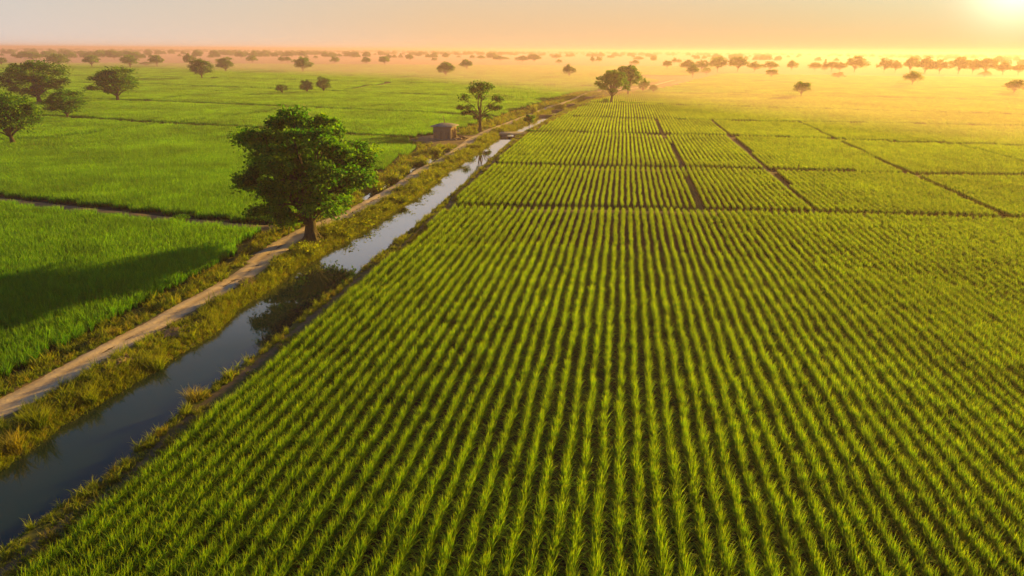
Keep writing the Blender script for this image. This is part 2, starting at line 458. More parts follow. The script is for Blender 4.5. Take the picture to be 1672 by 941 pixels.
# ------------------------------------------------------------------ field boundaries
def line_x(pts):                                              # y as a function of x from photo pixels
    return lin([un(*p) for p in pts])
RB = [None,
      line_x([(724, 344), (1000, 346), (1145, 349.8), (1333, 355), (1651, 364)]),
      line_x([(804, 274), (1000, 277.8), (1249, 282.6), (1486, 288.7), (1672, 291.5)]),
      line_x([(855, 218), (1000, 221.5), (1189, 225.6), (1366, 231.6), (1672, 242.4)]),
      line_x([(906, 192), (1000, 195.4), (1161, 200), (1406, 203.5), (1672, 210)]),
      line_x([(959, 168.5), (1181, 176), (1672, 190)]),
      line_x([(1028, 152.8), (1281, 159), (1672, 166.5)]),
      line_x([(1200, 133), (1490, 140), (1644, 146)]),
      line_x([(1200, 122), (1672, 129)]), lin([(0, 900), (800, 880)])]
LB = [None,
      line_x([(0, 328), (270, 358.7), (400, 371.5), (445, 374)]),
      line_x([(126, 195.6), (276, 205), (387, 210.7), (606, 225.5), (690, 230)]),
      line_x([(0, 160), (141, 164.5), (226, 167), (420, 175), (742, 189.5), (816, 193.5)]),
      line_x([(0, 134), (223, 138.6), (420, 146), (545, 151), (742, 158.7), (860, 163)]),
      line_x([(0, 122), (400, 130.5), (637, 136), (900, 141)]),
      line_x([(0, 111), (300, 113), (900, 122)]), lin([(-800, 860), (100, 880)])]
LONG = {'L1': [(1161, 200), (1193, 226), (1261, 287), (1337, 356)], 'L2': [(1070, 198), (1117, 279), (1149, 349)], 'L3': [(1122, 175), (1157, 199)],
        'L4': [(1305, 201.5), (1368, 232), (1486, 289), (1651, 363)], 'L5': [(1559, 238), (1700, 275)], 'L6': [(1311, 162), (1406, 202)],
        'L7': [(1240, 176), (1300, 203)], 'L8': [(1640, 190), (1720, 208)],
        'LD1': [(284, 205), (420, 187), (470, 178)], 'LD2': [(236, 166), (310, 158), (377, 148)], 'LD3': [(545, 152), (639, 136)], 'LD0': [(-60, 236), (0, 233), (83, 229.5), (261, 206)]}
LONGW = {'L1': 0.38, 'L2': 0.22, 'L4': 0.28, 'L5': 0.26, 'LD1': 0.3, 'LD2': 0.4, 'LD3': 0.4, 'LD0': 0.3}
LONG = {k_: [un(*p) for p in v] for k_, v in LONG.items() if k_ in LONGW}

def seg_dist(X, Y, pts):
    d = np.full(X.shape, 1e9)
    for (ax, ay), (bx, by) in zip(pts[:-1], pts[1:]):
        vx, vy = bx - ax, by - ay
        t = np.clip(((X - ax) * vx + (Y - ay) * vy) / (vx * vx + vy * vy), 0, 1)
        d = np.minimum(d, np.hypot(X - ax - t * vx, Y - ay - t * vy))
    return d

def bund(xs, ysf, w=0.45, h=0.16, name='earth_bund', dirtv=0.75, soft=0.0):
    """a low earth bank along a polyline"""
    Pn = np.stack([xs, ysf], 1)
    seg = np.r_[0, np.cumsum(np.hypot(*np.diff(Pn, axis=0).T))]
    m = max(2, int(seg[-1] / (0.8 if seg[-1] < 150 else 2.5)))
    q = np.linspace(0, seg[-1], m)
    px, py = np.interp(q, seg, Pn[:, 0]), np.interp(q, seg, Pn[:, 1])
    T = np.stack([np.gradient(px), np.gradient(py)], 1); T /= np.linalg.norm(T, axis=1)[:, None]
    N = np.stack([-T[:, 1], T[:, 0]], 1)
    u = np.array([-1.9, -1, -0.5, 0, 0.5, 1, 1.9]); hz = np.array([-0.08, 0.8, 0.97, 1, 0.97, 0.8, -0.08])
    X = px[:, None] + N[:, :1] * u[None] * w; Y = py[:, None] + N[:, 1:] * u[None] * w
    Z = hz[None] * h * (0.75 + 0.5 * vnoise(X, Y, 1.5, 4)) + 0.004
    I = np.arange(m - 1)[:, None] * 7 + np.arange(6)[None]
    Q = np.stack([I, I + 7, I + 8, I + 1], -1).reshape(-1, 4)
    me = np_mesh(name, np.stack([X.ravel(), Y.ravel(), Z.ravel()], 1), Q, M['earth'],
                 dict(dirt=np.full(X.size, dirtv), field=np.zeros(X.size), far=np.zeros(X.size)), smooth=True)
    return tag(mesh_obj(name, me), kind='structure')

for i in range(1, 7):
    f = RB[i]
    x0 = float(rf(np.array([f(10.0)]))[0]) if i < 6 else 55
    for _ in range(5): x0 = float(rf(f(np.array([x0])))[0])
    xs = np.linspace(x0, [0, 110, 150, 190, 250, 300, 380][i], 40)
    bund(xs, f(xs), 0.4 if i < 3 else 0.5, 0.14)
for i in range(1, 7):
    f = LB[i]
    x1 = -30.0
    for _ in range(6): x1 = float(lf(f(np.array([x1])))[0])
    xs = np.linspace([0, -105, -190, -290, -440, -560, -700][i], x1 + 0.6, 40)
    bund(xs, f(xs), 0.6 if i == 1 else 0.5, 0.2 if i == 1 else 0.16, dirtv=1.0 if i == 1 else 0.6)
for k_, pts in LONG.items():
    a = np.array(pts)
    bund(a[:, 0], a[:, 1], LONGW[k_] * 0.6, 0.05, dirtv=0.9 if k_ == 'L1' else 0.3)
# ------------------------------------------------------------------ grass-like prototypes (never linked to the scene: they are what the crop objects scatter)
def blades(n, L, width, segs, rad=0.08, lean0=(0.02, 0.25), lean1=(0.4, 1.7), stretch=(1, 1), g=rng, off=None, zs=1.0):
    az = g.uniform(0, 2 * np.pi, n)
    rr = rad * np.sqrt(g.uniform(0, 1, n)); ra = g.uniform(0, 2 * np.pi, n)
    bx, by = rr * np.cos(ra) * stretch[0], rr * np.sin(ra) * stretch[1]
    if off is not None: bx, by = bx + off[:, 0], by + off[:, 1]
    Ln = g.uniform(L[0], L[1], n)
    a0, a1 = g.uniform(*lean0, n), g.uniform(*lean1, n)
    s = np.arange(segs + 1) / segs
    th = a0[:, None] + (a1 - a0)[:, None] * s[None] ** 1.6
    ds = (Ln / segs)[:, None]
    hor = np.concatenate([np.zeros((n, 1)), np.cumsum(np.sin((th[:, 1:] + th[:, :-1]) / 2) * ds, 1)], 1)
    ver = np.concatenate([np.zeros((n, 1)), np.cumsum(np.cos((th[:, 1:] + th[:, :-1]) / 2) * ds, 1)], 1)
    X = bx[:, None] + hor * np.cos(az)[:, None]; Y = by[:, None] + hor * np.sin(az)[:, None]
    w = width * (0.55 + 0.45 * np.minimum(1, s / 0.3)) * np.clip(1 - s ** 2.2, 0.06, 1)
    tw = az + np.pi / 2 + g.normal(0, 0.35, n)
    wx, wy = np.cos(tw)[:, None] * w[None] / 2, np.sin(tw)[:, None] * w[None] / 2
    V = np.stack([np.stack([X - wx, Y - wy, ver * zs], -1), np.stack([X + wx, Y + wy, ver * zs], -1)], 2).reshape(-1, 3)
    k = 2 * (segs + 1)
    I = np.arange(n)[:, None] * k + 2 * np.arange(segs)[None]
    Q = np.stack([I, I + 1, I + 3, I + 2], -1).reshape(-1, 4)
    t = np.repeat(np.repeat(s[None], n, 0)[:, :, None], 2, 2).ravel()
    r = np.repeat(g.uniform(0, 1, n), k)
    return V, Q, t, r

def proto(name, mat, *args, **kw):
    V, Q, t, r = blades(*args, **kw)
    return mesh_obj(name, np_mesh(name, V, Q, mat, dict(t=t, r=r), smooth=True), link=False)

def patch_proto(name, mat, offs, per, L, width, segs, rad, **kw):
    off = np.repeat(np.asarray(offs, float), per, 0)
    V, Q, t, r = blades(len(off), L, width, segs, rad, off=off, **kw)
    return mesh_obj(name, np_mesh(name, V, Q, mat, dict(t=t, r=r), smooth=True), link=False)

ROW = 0.79; SLOPE = 0.155; RA = math.atan(SLOPE)
PR = {}
rl, rd = M['rice_leaf'], M['rice_leaf_dense']
def mixed_clump(name, mat, nu, na, L, width, segs, rad, stretch):
    """upright leaves in the middle, long arching leaves leaning out of the row"""
    V1, Q1, t1, r1 = blades(nu, L, width, segs, rad, (0, .22), (.1, .9), stretch)
    V2, Q2, t2, r2 = blades(na, (L[1] * .75, L[1] * 1.15), width * .85, segs, rad * .7, (.12, .4), (1.2, 2.5), stretch)
    return mesh_obj(name, np_mesh(name, np.concatenate([V1, V2]), np.concatenate([Q1, Q2 + len(V1)]), mat, dict(t=np.concatenate([t1, t2]), r=np.concatenate([r1, r2])), smooth=True), link=False)
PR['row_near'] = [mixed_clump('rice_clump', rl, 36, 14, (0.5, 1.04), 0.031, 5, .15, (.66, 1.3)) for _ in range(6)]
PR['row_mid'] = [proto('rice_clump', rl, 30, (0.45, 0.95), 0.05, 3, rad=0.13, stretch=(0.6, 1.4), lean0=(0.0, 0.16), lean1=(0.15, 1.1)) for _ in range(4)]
def row_offs(nrow, ln, step):
    o = [((i - (nrow - 1) / 2) * ROW + rng.normal(0, .035), (j + .5) * step - ln / 2 + rng.normal(0, .05)) for i in range(nrow) for j in range(int(round(ln / step)))]
    return o
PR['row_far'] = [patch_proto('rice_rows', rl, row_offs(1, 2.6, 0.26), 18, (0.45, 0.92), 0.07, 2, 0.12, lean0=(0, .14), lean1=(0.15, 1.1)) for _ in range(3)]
def grid_offs(size, step):
    n = int(size / step)
    g_ = (np.stack(np.meshgrid(np.arange(n), np.arange(n)), -1).reshape(-1, 2) + .5) * size / n - size / 2
    return g_ + rng.uniform(-.5, .5, g_.shape) * size / n * 0.9
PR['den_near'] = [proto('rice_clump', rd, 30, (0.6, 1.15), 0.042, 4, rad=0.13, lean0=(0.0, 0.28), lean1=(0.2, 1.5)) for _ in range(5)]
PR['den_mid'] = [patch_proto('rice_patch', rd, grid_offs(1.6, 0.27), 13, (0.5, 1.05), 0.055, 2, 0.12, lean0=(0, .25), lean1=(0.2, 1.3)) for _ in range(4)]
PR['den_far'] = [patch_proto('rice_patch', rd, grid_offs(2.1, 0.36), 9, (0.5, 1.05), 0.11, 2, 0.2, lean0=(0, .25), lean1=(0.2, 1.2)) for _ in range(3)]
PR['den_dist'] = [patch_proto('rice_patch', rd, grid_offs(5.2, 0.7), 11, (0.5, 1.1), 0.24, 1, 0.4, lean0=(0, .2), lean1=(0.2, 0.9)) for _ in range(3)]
bl, dl = M['bank_leaf'], M['dry_leaf']
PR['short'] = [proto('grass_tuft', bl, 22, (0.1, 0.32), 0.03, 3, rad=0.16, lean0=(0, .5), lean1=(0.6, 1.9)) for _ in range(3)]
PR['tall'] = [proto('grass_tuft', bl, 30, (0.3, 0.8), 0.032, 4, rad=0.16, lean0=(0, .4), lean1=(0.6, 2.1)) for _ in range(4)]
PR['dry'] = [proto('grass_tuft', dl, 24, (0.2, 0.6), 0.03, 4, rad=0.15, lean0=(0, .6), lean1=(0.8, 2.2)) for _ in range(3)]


def scatter(name, P, rot, scl, kind_idx, protos, label=None, cat=None, group=None):
    """one object: points that carry copies of the given prototypes"""
    me = bpy.data.meshes.new(name)
    P = np.asarray(P, np.float32)
    me.vertices.add(len(P)); me.vertices.foreach_set('co', P.ravel())
    for nm, arr, typ, key in (('rot', rot, 'FLOAT', 'value'), ('scl', scl, 'FLOAT', 'value'), ('pick', kind_idx, 'INT', 'value')):
        at = me.attributes.new(nm, typ, 'POINT')
        at.data.foreach_set(key, np.asarray(arr, np.float32 if typ == 'FLOAT' else np.int32))
    o = mesh_obj(name, me)
    ng = bpy.data.node_groups.new(name, 'GeometryNodeTree')
    ng.interface.new_socket('Geometry', in_out='INPUT', socket_type='NodeSocketGeometry')
    ng.interface.new_socket('Geometry', in_out='OUTPUT', socket_type='NodeSocketGeometry')
    N = ng.nodes.new; L = ng.links.new
    gi, go = N('NodeGroupInput'), N('NodeGroupOutput')
    def na(nm, dt):
        a = N('GeometryNodeInputNamedAttribute'); a.data_type = dt; a.inputs[0].default_value = nm
        return a.outputs[0]
    xyz = N('ShaderNodeCombineXYZ'); L(na('rot', 'FLOAT'), xyz.inputs[2])
    e2r = N('FunctionNodeEulerToRotation'); L(xyz.outputs[0], e2r.inputs[0])
    s, pk = na('scl', 'FLOAT'), na('pick', 'INT')
    join = N('GeometryNodeJoinGeometry')
    for i, po in enumerate(protos):
        oi = N('GeometryNodeObjectInfo'); oi.inputs[0].default_value = po; oi.inputs['As Instance'].default_value = True
        cmp_ = N('FunctionNodeCompare'); cmp_.data_type = 'INT'; cmp_.operation = 'EQUAL'
        ii = [q for q in cmp_.inputs if q.type == 'INT']
        L(pk, ii[0]); ii[1].default_value = i
        ip = N('GeometryNodeInstanceOnPoints')
        L(gi.outputs[0], ip.inputs['Points']); L(cmp_.outputs[0], ip.inputs['Selection']); L(oi.outputs['Geometry'], ip.inputs['Instance'])
        L(e2r.outputs[0], ip.inputs['Rotation']); L(s, ip.inputs['Scale'])
        L(ip.outputs[0], join.inputs[0])
    L(join.outputs[0], go.inputs[0])
    md = o.modifiers.new('scatter', 'NODES'); md.node_group = ng
    return tag(o, label, cat, group, 'stuff')


# ------------------------------------------------------------------ crop plots
def lines_clear(X, Y, extra=0.0):
    ok = np.ones(X.shape, bool)
    for k_, pts in LONG.items():
        ok &= seg_dist(X, Y, pts) > LONGW[k_] + extra
    return ok

def ring(x0, x1, y0, y1, sx, sy, shear=0.0, jx=0.0, jy=0.0):
    xs, ys = np.arange(x0, x1, sx), np.arange(y0, y1, sy)
    X, Y = np.meshgrid(xs, ys)
    X, Y = X.ravel(), Y.ravel()
    X = X + rng.uniform(-jx, jx, X.shape); Y = Y + rng.uniform(-jy, jy, Y.shape)
    return X + shear * Y, Y

def fam(tiers, x0, x1, y0, y1, inside, shear, gap):
    """points of one plot at three or four levels of detail; inside(X, Y, pad) is the plot's mask"""
    Ps, rot, scl, pk, prot = [], [], [], [], []
    for (key, d0, d1, sx, sy, jx, jy, pad, mode) in tiers:
        ya, yb = max(y0, 0), y1
        X, Y = ring(x0 - shear * yb, x1 - shear * ya, ya, yb, sx, sy, shear, jx, jy)
        D = np.hypot(X, Y)
        m = (D >= d0) & (D < d1) & (X > x0) & (X < x1)
        X, Y = X[m], Y[m]
        if not len(X): continue
        m = in_view(np.stack([X, Y, X * 0 + .4], 1), margin=120 if d0 < 60 else 60) & inside(X, Y, pad)
        X, Y = X[m], Y[m]
        if not len(X): continue
        n = len(X)
        if mode == 'row':
            X = X + (vnoise(X * 3, Y, 2.2, 11) - .5) * 0.16
            r = np.where(rng.random(n) < .5, 0, np.pi) - RA + rng.normal(0, .2, n)
        elif mode == 'chunk': r = np.where(rng.random(n) < .5, 0, np.pi) - RA
        elif mode == 'any': r = rng.uniform(0, 2 * np.pi, n)
        else: r = rng.integers(0, 4, n) * np.pi / 2
        s = (0.78 + 0.28 * vnoise(X, Y, 9.0, 12) + 0.14 * vnoise(X, Y, 2.5, 13)) * (rng.uniform(0.85, 1.13, n) if mode in ('row', 'any') else 1.0)
        if mode == 'row':
            keep = rng.random(n) > 0.03 + 0.5 * np.clip((vnoise(X, Y, 1.1, 51) - .86) / .1, 0, 1)
        else: keep = np.ones(n, bool)
        base = len(prot); prot += PR[key]
        Ps.append(np.stack([X, Y, np.zeros(n)], 1)[keep]); rot.append(r[keep]); scl.append((s * np.ones(n))[keep])
        pk.append((base + rng.integers(0, len(PR[key]), n))[keep])
    if not Ps: return None
    return np.concatenate(Ps), np.concatenate(rot), np.concatenate(scl), np.concatenate(pk), prot

TR = [('row_near', 0, 62, ROW, 0.17, 0.05, 0.06, 0.15, 'row'), ('row_mid', 62, 120, ROW, 0.19, 0.03, 0.05, 0.15, 'row'),
      ('row_far', 120, 330, ROW, 2.5, .03, .2, 0.22, 'chunk'), ('den_dist', 330, 1000, 4.9, 4.9, .3, .3, 2.2, 'quarter')]
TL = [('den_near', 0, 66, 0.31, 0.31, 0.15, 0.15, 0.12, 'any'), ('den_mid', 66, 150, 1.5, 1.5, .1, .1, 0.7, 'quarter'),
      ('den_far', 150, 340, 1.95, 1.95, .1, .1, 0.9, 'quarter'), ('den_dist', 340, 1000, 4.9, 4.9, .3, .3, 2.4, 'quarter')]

def side(Lk, X, Y):
    a = np.array(sorted(LONG[Lk], key=lambda p: p[1]))
    f = lin([(y, x) for x, y in a])
    return X - f(Y)

def r_inside(i, cell):
    lo, hi = RB[i], RB[i + 1]
    def g(X, Y, pad):
        gp = [0, 1.6, 2.1, 2.4, 2.7, 3, 4, 5][i]
        m = (X > rf(Y) + pad)
        if lo is not None: m &= Y > lo(X) + gp + pad * .6
        m &= Y < hi(X) - 0.35 - pad * .6
        if i: m &= lines_clear(X, Y, pad * 0.6)
        for ck, sgn in cell: m &= side(ck, X, Y) * sgn > 0
        if i == 0:
            m &= ~((np.abs(X - SLOPE * (Y - 38) - 16.6) < 0.36) & (rng.random(X.shape) < 0.4))
        return m
    return g

RICE = 'rice plots right of the canal'
plots = [(0, [], -20, 95, 10, 85, 'large foreground rice field planted in clear rows, right of the canal'),
         (1, [('L1', -1)], -10, 50, 74, 115, 'second rice plot beyond the large foreground field, beside the canal'),
         (1, [('L1', 1), ('L4', -1)], 30, 75, 70, 115, 'second-row rice plot just right of the wide bare path'),
         (1, [('L4', 1)], 50, 140, 60, 115, 'second-row rice plot at the right edge beyond the thin path'),
         (2, [('L1', -1)], -6, 55, 100, 165, 'third rice plot from the camera along the canal, split by a thin furrow'),
         (2, [('L1', 1), ('L4', -1)], 35, 80, 98, 160, 'third-row rice plot between the wide path and the thin path'),
         (2, [('L4', 1)], 55, 170, 95, 160, 'third-row golden rice plot at the right edge'),
         (3, [('L1', -1)], 0, 60, 140, 205, 'fourth rice plot from the camera along the canal, level with the culvert'),
         (3, [('L1', 1)], 45, 240, 125, 200, 'fourth-row golden rice plot right of the wide path'),
         (4, [], 5, 330, 150, 262, 'fifth rice plot along the canal, in front of the big pair of trees'),
         (5, [], 20, 420, 190, 325, 'hazy golden rice plot beside the big pair of trees'),
         (6, [], 40, 560, 230, 480, 'misty golden rice plot with the lone round tree at its near edge'),
         (7, [], 60, 700, 300, 640, 'misty far rice land below the right-hand belt of trees')]
for (i, cell, x0, x1, y0, y1, lab) in plots:
    r = fam(TR, x0, x1, y0, y1, r_inside(i, cell), SLOPE, 0.5)
    if r: scatter('rice_field', *r, label=lab, cat='rice field', group=RICE)

def l_inside(i):
    lo, hi = LB[i], LB[i + 1]
    def g(X, Y, pad):
        m = X < lf(Y) - 0.35 - pad
        if lo is not None: m &= Y > lo(X) + [0, 1.6, 2.6, 3.4, 4.0, 5.0, 6.0][i] + pad * .6
        m &= Y < hi(X) - (1.5 if i < 1 else 1.0) - pad * .6
        if i: m &= lines_clear(X, Y, pad)
        m &= np.hypot(X - HUT[0] - 1, (Y - HUT[1]) * 0.8) > 8.2 + pad
        return m
    return g
lplots = [(0, -75, -15, 20, 90, 'bright green rice field at the near left, crossed by the big tree shadow'),
          (1, -150, -5, 60, 185, 'wide green rice field behind the big tree, up to the brick hut'),
          (2, -260, 2, 135, 262, 'green rice field behind the brick hut, with a tree at its left edge'),
          (3, -420, 18, 185, 380, 'pale green rice field with three small trees standing beyond it'),
          (4, -560, 50, 260, 480, 'pale misty rice field behind the three small trees'),
          (5, -700, 90, 380, 640, 'hazy far rice field with scattered round trees at left'),
          (6, -900, 250, 560, 990, 'farthest hazy rice land left of the canal')]
for (i, x0, x1, y0, y1, lab) in lplots:
    r = fam(TL, x0, x1, y0, y1, l_inside(i), 0.0, 0.5)
    if r: scatter('rice_field', *r, label=lab, cat='rice field', group='rice plots left of the canal')

# ------------------------------------------------------------------ grass on the banks and verges
def strip(name, lab, fx0, fx1, y0, y1, dens, keys, wts, smin, smax, clump=2.5, thr=0.35, zoff=-0.03, grow=0.6):
    area = 0
    n = int((y1 - y0) * 4.0 * dens)
    Y = y0 + (y1 - y0) * rng.random(n)
    u = rng.random(n)
    a, b = fx0(Y), fx1(Y)
    keep = rng.random(n) < (b - a) / 4.0
    Y, u, a, b = Y[keep], u[keep], a[keep], b[keep]
    X = a + (b - a) * u
    c = vnoise(X, Y, clump, 21) * 0.65 + vnoise(X, Y, clump * 0.4, 22) * 0.35
    dist_keep = rng.random(len(X)) < np.clip(70 / np.hypot(X, Y), 0.12, 1)
    m = (c > thr) & dist_keep & in_view(np.stack([X, Y, X * 0], 1), 100)
    m &= ~((np.hypot(X - HERO[0], Y - HERO[1]) < 1.5)) & ~((np.hypot(X - HUT[0] - 1, (Y - HUT[1]) * .8) < 6.8) & (X < road(Y)))
    dxx = lf(Y) + 0.7 * (road(Y) - RW - lf(Y))
    m &= ~((Y > 84) & (Y < 130) & (X > dxx - .75) & (X < road(Y)))
    for y0_, y1_ in CROSS[:1]: m &= ~((Y > y0_ - .5) & (Y < y1_ + .5) & (X > wl(Y) - .8) & (X < wr(Y) + .8))
    X, Y, c = X[m], Y[m], c[m]
    prot, base, idx = [], {}, np.zeros(len(X), int)
    ch = rng.choice(len(keys), len(X), p=np.array(wts) / sum(wts))
    for j, kx in enumerate(keys):
        b0 = len(prot); prot += PR[kx]
        q = ch == j
        idx[q] = b0 + rng.integers(0, len(PR[kx]), q.sum())
    s = rng.uniform(smin, smax, len(X)) * (0.6 + 0.8 * c) * np.where(np.hypot(X, Y) > 70, 1.0 + np.clip((np.hypot(X, Y) - 70) / 200, 0, grow), 1)
    Z = ground_z(X, Y) + zoff
    scatter(name, np.stack([X, Y, Z], 1), rng.uniform(0, 6.28, len(X)), s, idx, prot, label=lab, cat='grass')

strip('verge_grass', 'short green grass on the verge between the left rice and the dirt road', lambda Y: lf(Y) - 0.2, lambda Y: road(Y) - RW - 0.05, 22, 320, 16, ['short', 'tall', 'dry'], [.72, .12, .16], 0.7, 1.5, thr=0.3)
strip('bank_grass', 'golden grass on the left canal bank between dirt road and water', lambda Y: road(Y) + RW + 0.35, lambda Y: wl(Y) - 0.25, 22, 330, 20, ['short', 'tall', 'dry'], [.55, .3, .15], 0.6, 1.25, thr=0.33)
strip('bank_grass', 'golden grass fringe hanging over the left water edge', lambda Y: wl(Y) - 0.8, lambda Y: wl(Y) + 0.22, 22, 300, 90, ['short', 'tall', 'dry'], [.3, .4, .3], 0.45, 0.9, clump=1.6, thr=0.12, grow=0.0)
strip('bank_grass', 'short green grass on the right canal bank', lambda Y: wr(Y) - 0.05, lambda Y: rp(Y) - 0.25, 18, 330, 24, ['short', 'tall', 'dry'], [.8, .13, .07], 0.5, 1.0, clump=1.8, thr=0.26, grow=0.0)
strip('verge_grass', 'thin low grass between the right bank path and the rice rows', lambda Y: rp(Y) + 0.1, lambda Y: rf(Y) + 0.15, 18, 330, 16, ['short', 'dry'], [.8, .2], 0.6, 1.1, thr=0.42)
# ------------------------------------------------------------------ trees
def leaf_quads(C, size, droop, g, out=None):
    """one bent leaf spray per point of C"""
    n = len(C)
    d = g.normal(0, 1, (n, 3)) * 0.8
    if out is not None: d += out
    d[:, 2] -= droop
    d /= np.linalg.norm(d, axis=1)[:, None] + 1e-9
    q = g.normal(0, 1, (n, 3))
    s = np.cross(d, q); s /= np.linalg.norm(s, axis=1)[:, None] + 1e-9
    L = size * g.uniform(0.6, 1.35, n)[:, None]
    W_ = L * 0.30
    V = np.stack([C - d * L * .5, C + s * W_, C + d * L * .5, C - s * W_], 1).reshape(-1, 3)
    Q = np.arange(n * 4).reshape(-1, 4)
    return V, Q

def crown_tree(seed, H, Wd, trunk, lobes, clus, lpc, leaf, rt, lobe_r=0.30, flat=0.8, droop=0.5, spread=(0.5, 0.82), limbs=7, lobe_list=None, squash=0.8, tight=0.42, low=-0.55, hollow=0.26):
    g = np.random.default_rng(seed)
    a = Wd / 2; z0 = trunk * 0.8; c = (H - z0) / 2; zc = z0 + c
    if lobe_list is None:
        L = []
        no = int(lobes * 0.86)
        kf = 0
        while len(L) < no and kf < no * 4:                    # an even shell of clumps, jittered
            zf_ = 1 - (1 - low) * ((kf * 0.618034 * 1.7) % 1.0)
            an = kf * 2.399963 + g.normal(0, .18); kf += 1
            rh = math.sqrt(max(0, 1 - zf_ * zf_))
            d = np.array([rh * math.cos(an), rh * math.sin(an), zf_ + g.normal(0, .05)])
            p = d * (spread[1] - (spread[1] - spread[0]) * g.uniform(0, 1) ** 2.2)
            if d[2] < -.2 and math.hypot(p[0], p[1]) < hollow: continue
            if p[2] < 0: p[2] *= flat
            L.append((p, lobe_r * g.uniform(0.72, 1.25)))
        for _ in range(lobes - no):
            p = g.normal(0, .22, 3); p[2] = abs(p[2]); L.append((p, lobe_r))
        lob = [(np.array([p[0] * a, p[1] * a, zc + p[2] * c]), r * a) for p, r in L]
    else:
        lob = [(np.array(p, float), r) for p, r in lobe_list]
    # wood
    mb = MB()
    lean = g.normal(0, 0.03, 2) * H
    top = np.array([lean[0], lean[1], z0 + c * 0.75])
    hh = np.linspace(0, 1, 9)
    tb = max(trunk, .16 * H)
    P = np.stack([lean[0] * hh ** 1.5 + 0.03 * H * np.sin(hh * 5 + seed) * hh * .3, lean[1] * hh ** 1.5, hh * top[2]], 1)
    rad = rt * (1.0 - 0.72 * hh) * (1 + 0.55 * np.exp(-hh * 16))
    lump = 1 + 0.16 * np.cos(np.arange(12)[None] * 2 * np.pi / 12 * 4 + hh[:, None] * 3) * np.exp(-hh[:, None] * 3) + g.normal(0, .03, (9, 12))
    V, Q = tube(P, rad, 12, lump); mb.add(V, Q)
    for k_ in range(5):                                      # root flare
        an = g.uniform(0, 6.28); q = np.array([math.cos(an), math.sin(an)])
        mb.tube([(q[0] * rt * .6, q[1] * rt * .6, rt * 1.6), (q[0] * rt * 1.15, q[1] * rt * 1.15, rt * .55), (q[0] * rt * 2.0, q[1] * rt * 2.0, -0.1)], [rt * .3, rt * .3, rt * .14], 6)
    for p, r in lob:
        t0 = np.clip((tb * 0.8 + 0.3 * max(0, p[2] - tb) * g.uniform(.5, 1.1)) / top[2], 0.16, 0.97)
        s = np.array([np.interp(t0, hh, P[:, i]) for i in range(3)])
        rb = np.interp(t0, hh, rad) * g.uniform(.38, .6)
        q = np.linspace(0, 1, 6)[:, None]
        mid = s + (p - s) * q
        sag = np.sin(q[:, 0] * np.pi) * np.linalg.norm(p - s) * 0.12
        mid[:, 2] += sag
        mid[:, :2] += g.normal(0, .03, (6, 2)) * np.linalg.norm(p - s) * np.sin(q * np.pi)
        mb.tube(mid, rb * (1 - 0.78 * q[:, 0]), 7)
        for _ in range(3):
            e = p + g.normal(0, .55, 3) * r
            b0 = mid[4]
            mb.tube([b0, (b0 + e) / 2 + [0, 0, .08 * r], e], [rb * .3, rb * .2, rb * .07], 5)
    # leaves
    Cs, Os, Ts = [], [], []
    ctr = np.array([0, 0, zc - .25 * c])
    for p, r in lob:
        m = clus
        d = g.normal(0, 1, (m, 3)); d /= np.linalg.norm(d, axis=1)[:, None]
        d[:, 2] = np.where(d[:, 2] < -.4, -d[:, 2], d[:, 2])
        cc = p + d * r * g.uniform(.45, 1.0, (m, 1)) * [1, 1, squash]
        n = int(lpc)
        pts = np.repeat(cc, n, 0) + np.clip(g.normal(0, 1, (m * n, 3)), -1.9, 1.9) * r * tight * [1, 1, .7] * np.repeat(g.uniform(.55, 1.1, (m, 1)), n, 0)
        o = pts - p; o /= np.linalg.norm(o, axis=1)[:, None] + 1e-6
        Cs.append(pts); Os.append(o)
        Ts.append(np.repeat(np.clip(g.normal(.5, .22, m), 0, 1), n))
    C = np.concatenate(Cs); O = np.concatenate(Os); T = np.concatenate(Ts)
    V, Q = leaf_quads(C, leaf, droop, g, O * 0.9)
    # normalise to the asked height and width
    zmax = np.percentile(V[:, 2], 99.8)
    wx = max(np.percentile(V[:, i_], 99.6) - np.percentile(V[:, i_], .4) for i_ in (0, 1))
    S = np.array([Wd / wx, Wd / wx, H / zmax])
    t = np.clip(np.repeat(T + g.normal(0, .12, len(T)), 4), 0, 1); r = np.repeat(g.uniform(0, 1, len(C)), 4)
    crown = np_mesh('crown', V * S, Q, M['tree_leaf'], dict(t=t, r=r))
    wood_v = np.concatenate(mb.v) * S; fs = [np.concatenate(mb.f4)] + ([np.concatenate(mb.f3)] if mb.f3 else [])
    tr = np_mesh('trunk', wood_v, fs, M['bark'], smooth=True)
    return crown, tr, H, Wd


def tree(meshes, X, Y, z, h, wd, rz, label, group=None, name='tree', cat='tree', depth=None):
    crown, tr, H, Wd = meshes
    r = empty(name, (X, Y, z), rz)
    tag(r, label, cat, group)
    r.scale = (wd / Wd, (depth or wd) / Wd, h / H)
    if tr: mesh_obj('trunk', tr, r); mesh_obj('crown', crown, r)
    else: mesh_obj('foliage', crown, r)
    return r

def px_tree(meshes, bx, by, ty, x0, x1, label, group=None, name='tree', cat='tree', rz=None, hmul=1.0, wmul=1.0):
    """stands where the photo shows its foot, as tall and wide as the photo shows it"""
    X, Y = un(bx, by)
    d = Y * math.cos(PITCH) + CAM_H * math.sin(PITCH)
    h = max(0.6, height_at((x0 + x1) / 2, ty, Y) - gz(X, Y) + 0.06)
    wd = (x1 - x0) * d / F
    return tree(meshes, X, Y, gz(X, Y) - 0.06, h * hmul, wd * wmul, rng.uniform(0, 6.28) if rz is None else rz, label, group, name, cat)

